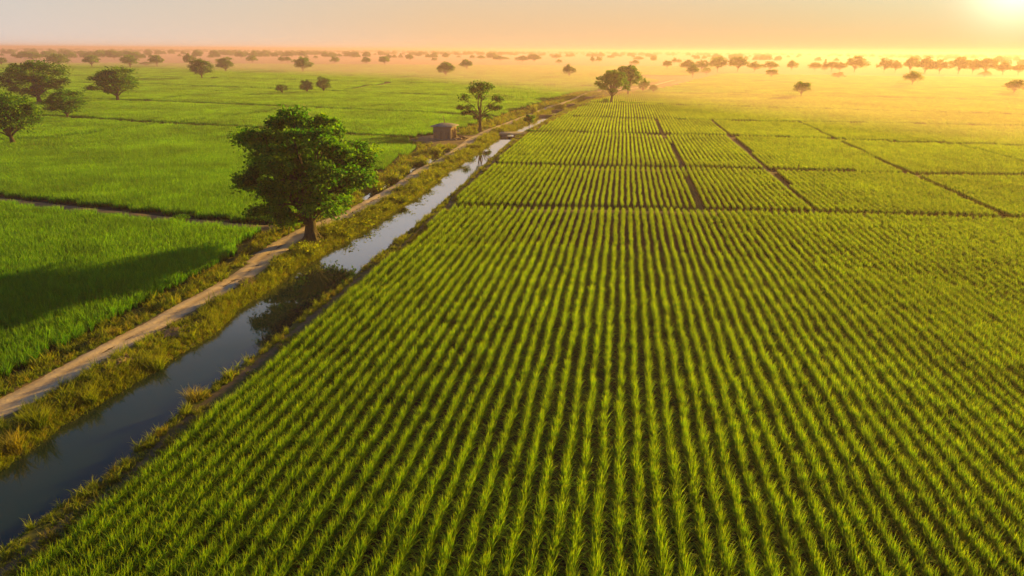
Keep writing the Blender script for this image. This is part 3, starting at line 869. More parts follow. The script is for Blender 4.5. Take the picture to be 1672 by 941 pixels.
hero_m = crown_tree(11, 13.4, 14.0, 1.0, 84, 11, 62, 0.33, 0.68, lobe_r=0.19, droop=0.7, spread=(0.5, 0.9), flat=0.92, tight=0.36, low=-0.9, hollow=.3)
r = tree(hero_m, HERO[0], HERO[1], gz(*HERO) - 0.15, height_at(490, 181, HERO[1]) - gz(*HERO) + .15, 13.2, 0.6, 'large dense green tree with thick trunk standing between the dirt road and the canal', name='shade_tree')

mids = [crown_tree(21, 12, 12.5, 1.3, 34, 9, 42, 0.46, 0.5, lobe_r=0.27, low=-.9, spread=(.45, .88)), crown_tree(22, 11, 11, 1.2, 28, 9, 42, 0.44, 0.4, lobe_r=0.29, low=-.9, spread=(.45, .88)),
        crown_tree(23, 13, 15, 1.3, 36, 9, 42, 0.48, 0.6, lobe_r=0.25, flat=.8, low=-.9, spread=(.45, .9))]
airy_l = [((-3.6, 0.3, 7.2), 1.25), ((-4.3, -0.2, 5.4), 0.8), ((-2.6, .6, 5.4), 1.0), ((-1.9, .9, 4.4), .8), ((-3.6, .2, 4.1), .7), ((-.7, 0, 10.1), 1.5), ((.8, .5, 10.4), 1.1), ((-1.6, -.7, 8.9), 1.2), ((.3, -1.0, 9.0), 1.3), ((2.0, .4, 9.7), 1.1),
          ((3.3, 0, 7.4), 1.1), ((4.3, .5, 7.0), .9), ((4.0, -.4, 5.3), .9), ((2.6, .5, 5.6), .9), ((1.6, -.8, 3.6), .75), ((-1.1, .6, 3.1), .55), ((0.2, 1.2, 7.6), 1.0)]
airy = crown_tree(31, 11.3, 10.2, 3.0, 0, 9, 34, 0.4, 0.42, lobe_list=airy_l, tight=0.42)
pair = crown_tree(33, 12.5, 11.5, 2.2, 30, 9, 42, 0.46, 0.5, lobe_r=0.25, spread=(.5, .92), tight=.36)
fars = [crown_tree(40 + i, 11, w_, 1.7, 20, 7, 18, 0.8, 0.4, lobe_r=0.31, spread=sp, flat=fl, low=-.9) for i, (w_, sp, fl) in enumerate([(12, (.45, .8), .95), (11, (.5, .85), .9), (14, (.5, .85), .8), (10, (.4, .8), 1.0), (13, (.45, .9), .9)])]
cone = crown_tree(51, 12, 7, 1.2, 0, 8, 20, 0.7, 0.3, lobe_list=[((g_[0] * (1 - z / 12) * 2.6, g_[1] * (1 - z / 12) * 2.6, z), 1.5 * (1.15 - z / 12)) for z in (2.5, 4, 5.5, 7, 8.5, 10, 11.2) for g_ in ((1, 0), (-.5, .8), (-.5, -.8))])
bushm = [crown_tree(60 + i, 3.0, 4.2, 0.2, 13, 8, 36, 0.26, 0.12, lobe_r=0.36, spread=(.4, .85), flat=.3, droop=.3) for i in range(3)]
shrubm = []
for i in range(4):                                            # ragged clumps: long arching stems with leaf sprays among them
    g_ = np.random.default_rng(70 + i)
    n_ = 9
    off = np.repeat(g_.normal(0, .55, (n_, 2)) * [1.3, .8], 70, 0) + g_.normal(0, .16, (n_ * 70, 2))
    V1, Q1, t1, r1 = blades(len(off), (0.5, 2.1), 0.05, 5, .1, (0, .5), (.7, 2.3), g=g_, off=off)
    C_ = V1[g_.integers(0, len(V1), 1500)] + g_.normal(0, .1, (1500, 3))
    V2, Q2 = leaf_quads(C_, .22, .5, g_)
    t2 = np.repeat(np.clip(g_.normal(.55, .25, 1500), 0, 1), 4); r2 = np.repeat(g_.uniform(0, 1, 1500), 4)
    V_ = np.concatenate([V1, V2]); S_ = 2.0 / np.percentile(V_[:, 2], 99.5)
    wx_ = np.percentile(V_[:, 0], 98) - np.percentile(V_[:, 0], 2)
    crown_ = np_mesh('foliage', V_ * [3.0 / wx_, 3.0 / wx_, S_], np.concatenate([Q1, Q2 + len(V1)]), M['shrub_leaf'], dict(t=np.concatenate([t1, t2]), r=np.concatenate([r1, r2])))
    shrubm.append((crown_, None, 2.0, 3.0))

GB = 'trees on the fields left of the canal'
px_tree(mids[2], 65, 170.5, 99, 4, 109, 'broad dark tree, biggest of the group at the left edge, behind two smaller trees', GB)
px_tree(mids[1], 111, 196, 146.7, 80, 139, 'smaller spreading tree in front of the broad dark tree at the left edge', GB)
px_tree(mids[0], 22.6, 238, 150, -22, 66, 'nearest tree at the left edge, partly cut off by the frame', GB)
px_tree(mids[0], 193, 167, 109.5, 149, 221, 'dark round tree on a bare bund, right of the broad dark tree', GB)
px_tree(fars[2], 97, 111.5, 87.5, 77, 112.5, 'hazy dome-shaped tree just above the broad dark tree at left', GB)
px_tree(fars[0], 150.7, 110.5, 90.6, 137, 162, 'hazy round tree above and left of the dark round tree on the bare bund', GB)
px_tree(fars[2], 213, 112, 89.4, 197.7, 227, 'hazy wide tree above and right of the dark round tree on the bare bund', GB)
px_tree(fars[1], 256.7, 110, 90, 244, 268, 'hazy round tree just right of the low dark bush', GB)
px_tree(mids[1], 330, 129.5, 96.4, 308, 348, 'dark tree with a low dark bush by its foot, left of a smaller round tree', GB)
px_tree(fars[3], 311, 109, 87, 300, 321, 'grey hazy tree peeping out behind the dark tree with a bush at its foot', GB)
px_tree(mids[0], 368.5, 118, 93.4, 352, 380, 'round tree next right of the dark tree with a bush at its foot', GB)
px_tree(fars[4], 412.5, 104.5, 90.4, 404, 423, 'small hazy tree alone between the round tree and the hazy pair', GB)
px_tree(fars[3], 460, 104, 91.7, 455, 465, 'left one of a hazy pair of small trees', GB)
px_tree(fars[0], 470, 104, 93, 464, 477, 'right one of a hazy pair of small trees', GB)
px_tree(mids[1], 494.7, 118, 93, 479, 508.5, 'dark round tree with a stout trunk, right of the hazy pair', GB)
px_tree(fars[0], 461, 155, 137.6, 452, 471, 'shortest of three small trees in a row on one bund', 'three small trees on one bund')
px_tree(mids[1], 502, 153, 130.5, 490, 512, 'middle one of three small trees in a row on one bund', 'three small trees on one bund')
px_tree(mids[0], 529, 152, 125, 516.6, 540, 'tallest of three small trees in a row on one bund', 'three small trees on one bund')
px_tree(fars[4], 547, 106, 91.7, 539.5, 555.5, 'hazy small tree right of the dark round tree with a stout trunk', GB)
px_tree(fars[1], 598.7, 106.5, 93, 591, 606.6, 'left one of two like hazy trees above the big shade tree crown', GB)
px_tree(fars[0], 628, 107.5, 92, 620, 637.5, 'right one of two like hazy trees above the big shade tree crown', GB)
px_tree(mids[0], 728, 125.5, 101, 714.5, 742, 'dark round lone tree in mist above the brick hut', GB)
px_tree(fars[1], 762, 115, 97, 751, 772, 'paler misty tree right behind the dark round lone tree', GB)
px_tree(fars[3], 929, 127, 105, 919, 940.5, 'round misty tree standing alone left of the big pair of trees', GB)
tree(airy, un(784, 217)[0], un(784, 217)[1], gz(*un(784, 217)) - .1, 11.3, 10.4, 0.0, 'airy open-branched tree beside the brick hut at the road bend', name='open_tree')

GP = 'trees by the far canal'
px_tree(pair, 998, 169, 115, 971, 1024, 'front one of the big pair of trees beside the far canal', GP)
px_tree(pair, 1025, 156, 107, 1000, 1045, 'rear one of the big pair of trees, with gaps of light in its crown', GP, rz=2.0)
px_tree(fars[3], 1050, 152, 129, 1042, 1060, 'slim small tree right behind the big pair of trees', GP)
px_tree(fars[0], 1066.6, 153, 138.8, 1060, 1075, 'little ball-shaped tree right of the big pair of trees', GP)
GR = 'trees in the golden mist at right'
px_tree(fars[0], 1307.5, 159.5, 133.5, 1296, 1322.7, 'lone round tree on a bund in the golden fields, long shadow to its left', GR)
px_tree(fars[2], 1489, 140.5, 116, 1478, 1507, 'flat-topped lone tree in golden mist below the belt of trees', GR)
px_tree(fars[1], 1655, 154, 130, 1641.7, 1676, 'spreading tree at the right edge of the golden fields', GR)
px_tree(fars[3], 1607, 127, 115.5, 1599.6, 1619.6, 'pale leaning tree in mist just under the belt near the right edge', GR)
px_tree(fars[4], 1368.6, 129.5, 118, 1357, 1379, 'low pale tree in mist between the lone round tree and the belt', GR)
px_tree(fars[0], 1259, 128, 113.5, 1249, 1268.5, 'misty round tree under the left part of the belt of trees', GR)
px_tree(fars[3], 1131, 127, 104, 1121, 1140.5, 'dark misty tree in front of the left end of the belt', GR)
px_tree(fars[4], 1153, 123, 110.5, 1146, 1161, 'pale small tree right beside the dark misty tree before the belt', GR)
px_tree(fars[0], 1089, 114, 99, 1082, 1096.7, 'small misty tree halfway between the big pair and the belt', GR)
px_tree(fars[4], 1036.5, 109, 98, 1028, 1045.5, 'low misty tree right over the rear tree of the big pair', GR)

GBELT = 'belt of trees along the misty right horizon'
belt = [(1123, 117, 97.6, 1112, 1136, 'leftmost tree of the misty belt, half behind the dark misty tree'),
        (1145, 117, 98, 1134, 1157, 'second tree from the left in the misty belt'),
        (1171, 118, 92.6, 1156, 1188, 'third tree from the left in the misty belt, with a raised top'),
        (1204, 118, 92.6, 1188, 1221, 'fourth tree from the left in the misty belt, broad and round'),
        (1231, 118, 100.4, 1220, 1243, 'fifth tree from the left in the misty belt, lower than its neighbours'),
        (1257, 117, 100, 1244, 1271, 'domed belt tree directly above the misty round tree'),
        (1292, 116.5, 98.7, 1283, 1302, 'upright belt tree standing alone in a gap'),
        (1330, 117, 102, 1318, 1342, 'low domed belt tree left of the pointed one'),
        (1357, 117.5, 101, 1346, 1366, 'low rounded belt tree right of the pointed one'),
        (1371, 117.5, 101.5, 1362, 1381, 'low belt tree left of the tall narrow-topped one'),
        (1395, 118.5, 91, 1378, 1411, 'tall narrow-topped belt tree in the middle of the misty right side'),
        (1443, 119.5, 94, 1430, 1455, 'belt tree left of the flat-topped lone tree, dense and tall'),
        (1461, 119.5, 98.5, 1452, 1471, 'lower belt tree joined to the dense tall one'),
        (1485, 120, 93.5, 1474, 1496, 'belt tree straight above the flat-topped lone tree'),
        (1509, 121, 92.7, 1492, 1527, 'wide belt tree above and right of the flat-topped lone tree'),
        (1533, 121, 97, 1522, 1544, 'belt tree between the two widest crowns of the belt'),
        (1564, 121.5, 92.7, 1545, 1582, 'widest crown of the belt, right of the flat-topped lone tree'),
        (1587, 122, 96.5, 1578, 1598, 'narrow belt tree next right of the widest crown'),
        (1608, 122, 95.3, 1592, 1624, 'belt tree right above the pale leaning tree'),
        (1637, 122.5, 100.5, 1624, 1651, 'low belt tree near the right edge'),
        (1662, 122.5, 104.5, 1651, 1676, 'last belt tree at the right edge')]
for i, (bx, by, ty, x0, x1, lab) in enumerate(belt):
    px_tree(fars[(i * 3 + 1) % 5], bx, by, ty, x0, x1, lab, GBELT, wmul=1.0)
px_tree(cone, 1345.6, 117.5, 97, 1341, 1350.5, 'pointed tree sticking out of the misty belt', GBELT)

GH = 'small hazy trees below the skyline'
hor = [(3, 108, 94, -7, 10, 'hazy tree cut by the left edge above the broad dark tree'),
       (52, 101, 84.5, 32, 76, 'wide blue-grey tree clump left of the hazy dome-shaped tree'),
       (187, 99, 84, 174, 198, 'blue-grey tree left of the hazy wide tree'), (142, 92, 84.3, 134, 150, 'tiny blue-grey tree over the hazy round tree at left'),
       (109, 90, 85.5, 105, 113.5, 'tiny blue-grey shrub right above the hazy dome-shaped tree'), (223, 91.5, 84.3, 217, 229, 'tiny blue-grey tree above the hazy wide tree'),
       (243, 92, 80.5, 236, 250, 'tallest tiny blue-grey tree left of the hazy round tree by the bush'), (259, 92, 82, 252, 266, 'tiny blue-grey tree over the hazy round tree by the bush'),
       (293.4, 95, 88, 290, 297, 'tiny grey tree left of the grey hazy tree'), (352, 95.5, 84.6, 346, 359, 'tiny grey tree above the round tree next to the dark one'),
       (341, 96, 91.5, 337, 344, 'tiny grey shrub above the dark tree with a bush at its foot'), (394, 97.5, 85, 388, 401, 'grey tree left of the small hazy lone tree'),
       (427.6, 93, 84, 420, 435, 'tiny grey tree just over the small hazy lone tree'), (441, 93, 84, 436, 446, 'tiny grey tree over and left of the hazy pair'),
       (484, 94, 85, 479, 490, 'tiny grey tree right over the dark round tree with a stout trunk'), (501, 97, 91, 497, 505, 'tiny grey shrub right of the stout tree top'),
       (516, 98, 91, 512, 520, 'tiny square grey tree between stout tree and hazy small tree'), (537, 95, 88, 533.5, 541, 'tiny grey tree left above the hazy small tree'),
       (554.6, 95.5, 87, 550, 559.5, 'tiny grey tree right above the hazy small tree'), (574, 96, 85.5, 561, 586, 'wide grey clump left of the two like hazy trees'),
       (621, 93.5, 84.5, 617, 625.5, 'tiny tree over the right one of the two like hazy trees'), (670, 101, 89, 664, 677, 'misty tree halfway between the like trees and the dark lone tree'),
       (683.5, 95, 86, 678, 690, 'tiny misty tree behind the halfway misty tree'), (703, 97, 88.5, 698, 708.5, 'tiny misty tree left above the dark round lone tree'),
       (709, 102.5, 94, 704, 714, 'misty shrub touching the left of the dark round lone tree'), (731.6, 94, 87, 728, 736, 'tiny misty tree over the dark round lone tree'),
       (748.7, 96.5, 91, 744.5, 753, 'tiny misty tree over the paler misty tree'), (785.5, 99, 90.5, 778, 793, 'misty tree right of the paler misty tree'),
       (817, 101, 91, 804, 832, 'wide misty clump above the open-branched tree'), (853, 103, 91, 842, 866, 'left half of a long misty tree clump'), (872, 103, 88.5, 860, 884, 'taller right half of a long misty tree clump'),
       (913, 106, 97, 907.5, 918.5, 'dark misty shrub left over the round lone misty tree'), (908, 98, 89, 900, 917, 'misty tree behind the dark misty shrub'),
       (967, 104.5, 91.4, 963.5, 971, 'narrow misty tree above the front tree of the big pair'), (977.6, 104, 92, 972, 983, 'misty tree right of the narrow misty one'),
       (997, 97.5, 90.4, 991, 1003.5, 'tiny misty tree over the big pair'), (1043, 101, 92, 1034, 1052, 'misty tree behind the low misty tree over the big pair'),
       (1067, 103, 91, 1060.5, 1073, 'misty tree left behind the small misty halfway tree'), (1101, 106, 94, 1096, 1105.5, 'pale tree left of the belt, behind its first tree'), (1108.5, 106, 96.5, 1104, 1113, 'palest tree squeezed against the left end of the belt')]
for i, (bx, by, ty, x0, x1, lab) in enumerate(hor):
    px_tree(fars[i % 5], bx, by, ty, x0, x1, lab, GH, wmul=1.0)
px_tree(cone, 654.6, 97, 87, 650.5, 659, 'pointed tiny misty tree right of the two like hazy trees', GH)

# far woods that read as one mass
n = 2600
ang_ = rng.uniform(-0.80, 0.78, n); rr_ = rng.uniform(1150 ** .5, 5200 ** .5, n) ** 2
X, Y = rr_ * np.sin(ang_), rr_ * np.cos(ang_)
dn = vnoise(X, Y, 260, 31) * .6 + vnoise(X, Y, 90, 32) * .4
keep = dn > np.interp(rr_, [1150, 1800, 3000, 5200], [0.66, 0.54, 0.4, 0.25])
X, Y = X[keep], Y[keep]
def far_proto(ms, name):
    V1 = np.empty(len(ms[0].vertices) * 3, np.float32); ms[0].vertices.foreach_get('co', V1)
    o = mesh_obj(name, ms[0], link=False); return o
scatter('distant_woods', np.stack([X, Y, np.zeros(len(X)) - .5], 1), rng.uniform(0, 6.28, len(X)), rng.uniform(.75, 1.4, len(X)), rng.integers(0, 5, len(X)), [far_proto(m_, 'far_crown') for m_ in fars],
        label='hazy line of distant woods along the whole horizon', cat='woods')

# ------------------------------------------------------------------ bushes and shrubs
GD = 'low dark bushes on the fields'
def px_bush(ms, cx, by, ty, wpx, label, group, name='bush', cat='bush', zoff=-0.1):
    X, Y = un(cx, by)
    d = Y * math.cos(PITCH) + CAM_H * math.sin(PITCH)
    if X > float(road(Y)): X = min(X, float(wl(Y)) - 0.3 * wpx * d / F - .35) if X < float(wl(Y)) + 1.5 else X
    return tree(ms, X, Y, gz(X, Y) + zoff, max(.5, height_at(cx, ty, Y) - gz(X, Y) - zoff), wpx * d / F, rng.uniform(0, 6.28), label, group, name, cat)
px_bush(bushm[0], 239, 109, 101, 19, 'low dark bush between two hazy trees left of the dark tree', GD)
px_bush(bushm[1], 350.5, 129.5, 125.8, 14, 'low dark bush at the foot of the dark tree', GD)
px_bush(bushm[2], 390, 118.2, 115.8, 8, 'tiny dark bush on the bund right of the round tree', GD)
px_bush(bushm[0], 516, 118.2, 116, 9, 'tiny dark bush right of the stout tree foot', GD)
px_bush(bushm[1], 295, 362, 351, 31, 'rounded bush growing on the dirt bund in the left fields', None)
px_bush(bushm[0], 989.5, 170, 161, 11, 'round bush against the trunk of the front tree of the big pair', GD)
px_bush(bushm[2], 1017.5, 170, 165, 15, 'low mound of bush just right of the big front tree', GD)
px_bush(bushm[1], 1032.6, 170.5, 166.5, 11, 'smaller mound of bush farther right of the big front tree', GD)
px_bush(bushm[0], 866, 219, 211, 13, 'dark bush at the corner of the fourth plot by the canal', None)
px_bush(shrubm[0], 871, 187, 171, 12, 'upright yellow-green shrub left of the far dirt road', None, 'shrub', 'shrub')
px_bush(bushm[1], 867, 172, 167.5, 20, 'dark low bush at the end of a bund left of the far road', GD)
px_bush(bushm[2], 908, 168.5, 164, 10, 'small dark bush beside the far road before the big pair', GD)
x_, y_ = un(864, 213)
tree(crown_tree(81, 3.6, 3.0, .5, 12, 8, 36, .24, .1, lobe_r=.36, droop=.8), x_, y_, gz(x_, y_) - .1, 3.6, 2.9, 1.0, 'small bushy tree leaning over the canal beyond the culvert', name='small_tree')

GS = 'golden shrubs along the left canal bank'
order = ['first', 'second', 'third', 'fourth', 'fifth', 'sixth', 'seventh', 'eighth', 'ninth', 'tenth', 'eleventh', 'twelfth', 'thirteenth']
sh = [(570, 385, 40, 30), (590, 368, 30, 24), (611, 355, 28, 23), (626, 344, 28, 22), (645, 331, 28, 22), (668, 315, 28, 21), (688, 301, 26, 20), (707, 288, 24, 19), (722, 275, 24, 18), (745, 262, 22, 17), (765, 252, 20, 16), (780, 242, 18, 15), (795, 233, 17, 15)]
for i, (cx, by, wpx, hpx) in enumerate(sh):
    px_bush(shrubm[i % 4], cx - 4, by, by - hpx * .55, wpx * 1.45, 'golden-green shrub on the left canal bank, %s one past the big shade tree' % order[i], GS, 'shrub', 'shrub', -.25)
for cx, by, wpx, hpx, lab in [(510, 415, 36, 18, 'golden shrub on the bank right below the big shade tree trunk'), (478, 438, 30, 16, 'golden shrub on the canal bank, next nearer than the one under the shade tree'),
                              (447, 459, 24, 12, 'low golden shrub overhanging the tree reflection in the canal'), (420, 481, 26, 13, 'low yellow shrub at the water edge left of the tree reflection')]:
    px_bush(shrubm[int(cx) % 4], cx, by, by - hpx, wpx, lab, GS, 'shrub', 'shrub', -.2)
GDT = 'shrubs along the ditch left of the dirt road'
for i, (cx, by, wpx, hpx) in enumerate([(620, 309, 22, 15), (650, 294, 26, 15), (668, 282, 22, 14), (694, 267, 20, 13), (718, 250, 18, 13)]):
    px_bush(shrubm[(i + 1) % 4], cx - 6, by, by - hpx, wpx, 'green shrub beside the ditch pools, %s from the big shade tree towards the hut' % order[i], GDT, 'shrub', 'shrub', -.15)

def clump(px, py, h, n, label, mat='bank_leaf'):
    X, Y = un(px, py)
    V, Q, t, r_ = blades(n, (h * .5, h * 1.2), 0.035, 5, rad=0.35, lean0=(0, .6), lean1=(0.5, 1.7))
    o = mesh_obj('grass_clump', np_mesh('grass_clump', V, Q, M[mat], dict(t=t, r=r_), smooth=True), None, (X, Y, gz(X, Y) - .05))
    tag(o, label, 'grass clump', 'spiky grass clumps on the canal banks')
clump(253, 596, 1.3, 260, 'bright spiky grass clump on the left bank, nearest the middle of the left water edge')
clump(62, 700, 1.4, 260, 'large spiky grass clump on the left bank close to the left edge')
clump(145, 655, 1.1, 200, 'spiky grass clump left of the brown dead grass on the bank')
clump(318, 655, 1.0, 200, 'yellow feathery grass clump on the right canal bank', 'dry_leaf')
clump(22, 735, 1.2, 220, 'golden grass clump at the left edge right above the water', 'dry_leaf')
clump(215, 525, 0.8, 120, 'small spiky grass clump at the edge of the left rice field')
# ------------------------------------------------------------------ brick hut by the bend
hz = 0.36
hut = empty('brick_hut', (HUT[0], HUT[1], hz), R(-14))
tag(hut, 'small ruined brick hut with flat grey roof beside the canal road', 'hut')
WX, WY, WH, T = 4.2, 4.0, 2.75, 0.28
hut.scale = (.92, .92, .92)
def wall_with_holes(name, axis, pos, x0, x1, holes, ground=0.0):
    """one wall as butted blocks round its openings: holes = (u0, u1, z0, z1)"""
    mb = MB()
    us = sorted({x0, x1, *[h[0] for h in holes], *[h[1] for h in holes]})
    for a, b in zip(us[:-1], us[1:]):
        hs = [h for h in holes if h[0] < (a + b) / 2 < h[1]]
        zs = [(ground, WH)]
        for h in hs:
            zs = [q for z in zs for q in ((z[0], min(z[1], h[2])), (max(z[0], h[3]), z[1])) if q[1] - q[0] > .01]
        for z0, z1 in zs:
            c = ((a + b) / 2, pos, (z0 + z1) / 2) if axis == 'x' else (pos, (a + b) / 2, (z0 + z1) / 2)
            s = (b - a, T, z1 - z0) if axis == 'x' else (T, b - a, z1 - z0)
            mb.box(c, s)
    return mb.build(name, M['brick'], hut)
# front: three blind arches set back into the wall, upper course slightly proud
mb = MB()
mb.box((0, -WY / 2 + T / 2 + .15, WH / 2), (WX, T - .12, WH))
for cx in (-1.35, 0.0, 1.35):
    pass
for (a, b) in ((-2.1, -1.75), (-0.95, -0.42), (0.42, 0.95), (1.75, 2.1)):
    mb.box(((a + b) / 2, -WY / 2 + .11, 0.78), (b - a, .24, 1.56))
mb.box((0, -WY / 2 + .10, 2.16), (WX, .26, 1.18))
mb.box((0, -WY / 2 + .03, 1.64), (WX + .04, .2, .1))
mb.build('front_wall', M['brick'], hut, bevel=.02)
wall_with_holes('side_wall', 'y', WX / 2 - T / 2, -WY / 2 + T, WY / 2 - T, [(-1.1, -.25, 0.0, 1.95), (0.35, 1.3, 0.15, 2.1)])
wall_with_holes('side_wall', 'y', -WX / 2 + T / 2, -WY / 2 + T, WY / 2 - T, [(-.4, .4, 1.0, 1.9)])
wall_with_holes('rear_wall', 'x', WY / 2 - T / 2, -WX / 2, WX / 2, [])
mb = MB(); mb.box((0, 0, 0.02), (WX + .7, WY + .7, .12)); mb.build('plinth', M['culvert'], hut, bevel=.03)
mb = MB()
e, f_ = WX / 2 + .5, WY / 2 + .5
V = [(-e, -f_, WH), (e, -f_, WH), (e, f_, WH), (-e, f_, WH), (-e, -f_, WH + .2), (e, -f_, WH + .2), (e, f_, WH + .2), (-e, f_, WH + .2), (-e * .45, -f_ * .3, WH + .62), (e * .45, -f_ * .3, WH + .62), (e * .45, f_ * .5, WH + .62), (-e * .45, f_ * .5, WH + .62)]
mb.add(V, [(0, 3, 2, 1), (0, 1, 5, 4), (1, 2, 6, 5), (2, 3, 7, 6), (3, 0, 4, 7), (4, 5, 9, 8), (5, 6, 10, 9), (6, 7, 11, 10), (7, 4, 8, 11), (8, 9, 10, 11)])
roof = mb.build('roof', M['slab'], hut, bevel=.03)
mb = MB(); mb.tube([(0, 0, 0), (-.12, 0, .7), (-.42, .05, 1.75)], [.11, .09, .05], 7)
mb.build('post', M['timber'], roof, loc=(-.1, .4, WH + .55))
for cy_, hh_ in ((-1.12, 2.1), (-.2, 2.1), (.3, 2.25), (1.36, 2.25)):
    mb = MB(); mb.tube([(WX / 2 + .1, cy_, 0), (WX / 2 + .14, cy_ + .04, hh_)], [.075, .06], 6); mb.build('door_post', M['timber'], hut)
mb = MB(); mb.box((WX / 2 + .12, -.66, 2.04), (.12, 1.2, .12)); mb.box((WX / 2 + .12, .83, 2.2), (.12, 1.3, .12)); mb.build('lintel', M['timber'], hut)
for cy_ in (-.75, .7):
    mb = MB(); mb.box((WX / 2 - .45, cy_, 1.0), (.06, .5, 1.7), rot=(0, 0, .5)); mb.build('door', M['timber'], hut)

# debris by the sunlit side of the hut
ca, sa = math.cos(R(-14)), math.sin(R(-14))
def hutpt(x, y): return HUT[0] + ca * x - sa * y, HUT[1] + sa * x + ca * y
mb = MB()
for _ in range(110):
    x, y = hutpt(WX / 2 + abs(rng.normal(.5, .5)), rng.normal(-.2, .7))
    s = rng.uniform(.1, .34)
    mb.box((x, y, gz(x, y) + s * .3), (s * 1.5, s, s * .8), rot=tuple(rng.uniform(-.5, .5, 2)) + (rng.uniform(0, 3),), jit=.02)
o = mb.build('rubble_heap', M['rubble']); tag(o, 'heap of broken bricks spilled along the sunlit side of the brick hut', 'rubble')
mb = MB()
for _ in range(7):
    x, y = hutpt(WX / 2 + 1.6 + rng.normal(0, .35), rng.normal(-.1, .6)); a_ = rng.uniform(-.9, .3)
    z = gz(x, y)
    mb.tube([(x - math.cos(a_) * .9, y - math.sin(a_) * .9, z + .75 + rng.uniform(-.2, .2)), (x, y, z + .42), (x + math.cos(a_) * .9, y + math.sin(a_) * .9, z + .08)], [.07, .07, .06], 6)
o = mb.build('timber_pile', M['timber']); tag(o, 'pile of old beams leaning on the rubble right of the brick hut', 'timber pile')

# ------------------------------------------------------------------ culvert that carries the side path over the canal
ym = 157.6
xl, xr = float(wl(np.array([ym]))[0]), float(wr(np.array([ym]))[0])
cv = empty('culvert', ((xl + xr) / 2, ym, 0))
tag(cv, 'low earth and masonry culvert crossing the canal past the brick hut', 'culvert')
wd = xr - xl + 1.6
mb = MB(); mb.box((0, 0, .24), (wd + 1.6, 4.4, .24)); mb.build('deck', M['culvert'], cv, bevel=.04)
for sx in (-1, 1):
    mb = MB(); mb.box((sx * (wd / 4 + .35), 0, -.58), (wd / 2 - .7, 4.0, 1.38)); mb.build('abutment', M['culvert'], cv, bevel=.03)
# dead grass and dry brushwood lying on the left bank
def brush(px, py, n, L, label):
    X, Y = un(px, py)
    mb = MB()
    for _ in range(n):
        a_ = rng.normal(.9, .6); c = rng.normal(0, L * .2, 2)
        x, y = X + c[0], Y + c[1] * 1.3; z = gz(x, y)
        l = rng.uniform(.3, .8) * L
        mb.tube([(x - math.cos(a_) * l / 2, y - math.sin(a_) * l / 2, z + rng.uniform(.02, .22)), (x, y, z + rng.uniform(.1, .35)), (x + math.cos(a_) * l / 2, y + math.sin(a_) * l / 2, z + rng.uniform(.02, .22))], [.02, .028, .015], 4, cap=False)
    o = mb.build('brushwood', M['rubble']); tag(o, label, 'brushwood', 'dry brushwood on the left bank')
brush(197, 600, 70, 1.4, 'brown dry brushwood on the left bank beside the spiky grass clump')
brush(288, 548, 70, 1.6, 'brown dry brushwood on the left bank farther along, below the dirt road')
brush(404, 468, 60, 1.5, 'brown dry brushwood on the bank left of the tree reflection')
# ------------------------------------------------------------------ light, air, camera
SUN_EL, SUN_AZ = R(11.0), R(43.0)
sd = bpy.data.lights.new('sun', 'SUN'); sd.energy = 5.0; sd.angle = R(0.6); sd.color = (1.0, 0.62, 0.08)
sun = bpy.data.objects.new('sun', sd); col.objects.link(sun)
sun.rotation_euler = (math.pi / 2 - SUN_EL, 0, -SUN_AZ + math.pi)
sun.location = (80, 100, 60)

EXPOSURE = 1.82
SKY_GAIN = 0.9 / 2 ** EXPOSURE
SKY_FALL = 10.0
SKY_STOPS = [(0.0, (0.74, 0.50, 0.24)), (0.12, (0.86, 0.56, 0.26)), (0.26, (1.0, 0.60, 0.29)), (0.44, (1.02, 0.64, 0.35)), (0.6, (0.93, 0.70, 0.52)), (0.76, (0.86, 0.74, 0.66)), (1.0, (0.52, 0.57, 0.68))]
w = bpy.data.worlds.new('World'); sc.world = w; w.use_nodes = True
nt = w.node_tree; nt.nodes.clear()
def WN(t, **kw):
    n = nt.nodes.new(t)
    for a, b in kw.items(): setattr(n, a, b)
    return n
sky = WN('ShaderNodeTexSky', sky_type='NISHITA'); sky.sun_disc = False
sky.sun_elevation = SUN_EL; sky.sun_rotation = SUN_AZ; sky.air_density = 1.2; sky.dust_density = 0.5; sky.ozone_density = 1.5; sky.altitude = 0
bg = WN('ShaderNodeBackground'); wo = WN('ShaderNodeOutputWorld')

def WL(a, b): nt.links.new(a, b)
def WM(op, a, b=0.0):
    n = WN('ShaderNodeMath', operation=op)
    for i, v in enumerate((a, b)):
        if hasattr(v, 'is_linked'): WL(v, n.inputs[i])
        else: n.inputs[i].default_value = v
    return n.outputs[0]
tint = WN('ShaderNodeMix', data_type='RGBA', blend_type='MULTIPLY'); tint.inputs[0].default_value = 1.0
WL(sky.outputs[0], tint.inputs[6]); tint.inputs[7].default_value = (0.16, 0.33, 0.48, 1)

# dust-laden air low over the plain: pale rose away from the sun, gold towards it, with the sun's own white aureole
GLOW_AZ, GLOW_EL = R(34.2), R(4.6)
tcw = WN('ShaderNodeTexCoord'); sx = WN('ShaderNodeSeparateXYZ'); WL(tcw.outputs['Generated'], sx.inputs[0])
dt_ = WN('ShaderNodeVectorMath', operation='DOT_PRODUCT'); WL(tcw.outputs['Generated'], dt_.inputs[0])
dt_.inputs[1].default_value = (math.sin(GLOW_AZ) * math.cos(GLOW_EL), math.cos(GLOW_AZ) * math.cos(GLOW_EL), math.sin(GLOW_EL))
ang = WM('MULTIPLY', WM('ARCCOSINE', WM('MINIMUM', dt_.outputs['Value'], 0.999999)), 180 / math.pi)      # degrees from the sun
el = WM('MULTIPLY', WM('ARCSINE', sx.outputs[2]), 180 / math.pi)
rp_ = WN('ShaderNodeValToRGB'); WL(WM('DIVIDE', ang, 90.0), rp_.inputs[0])
st = SKY_STOPS
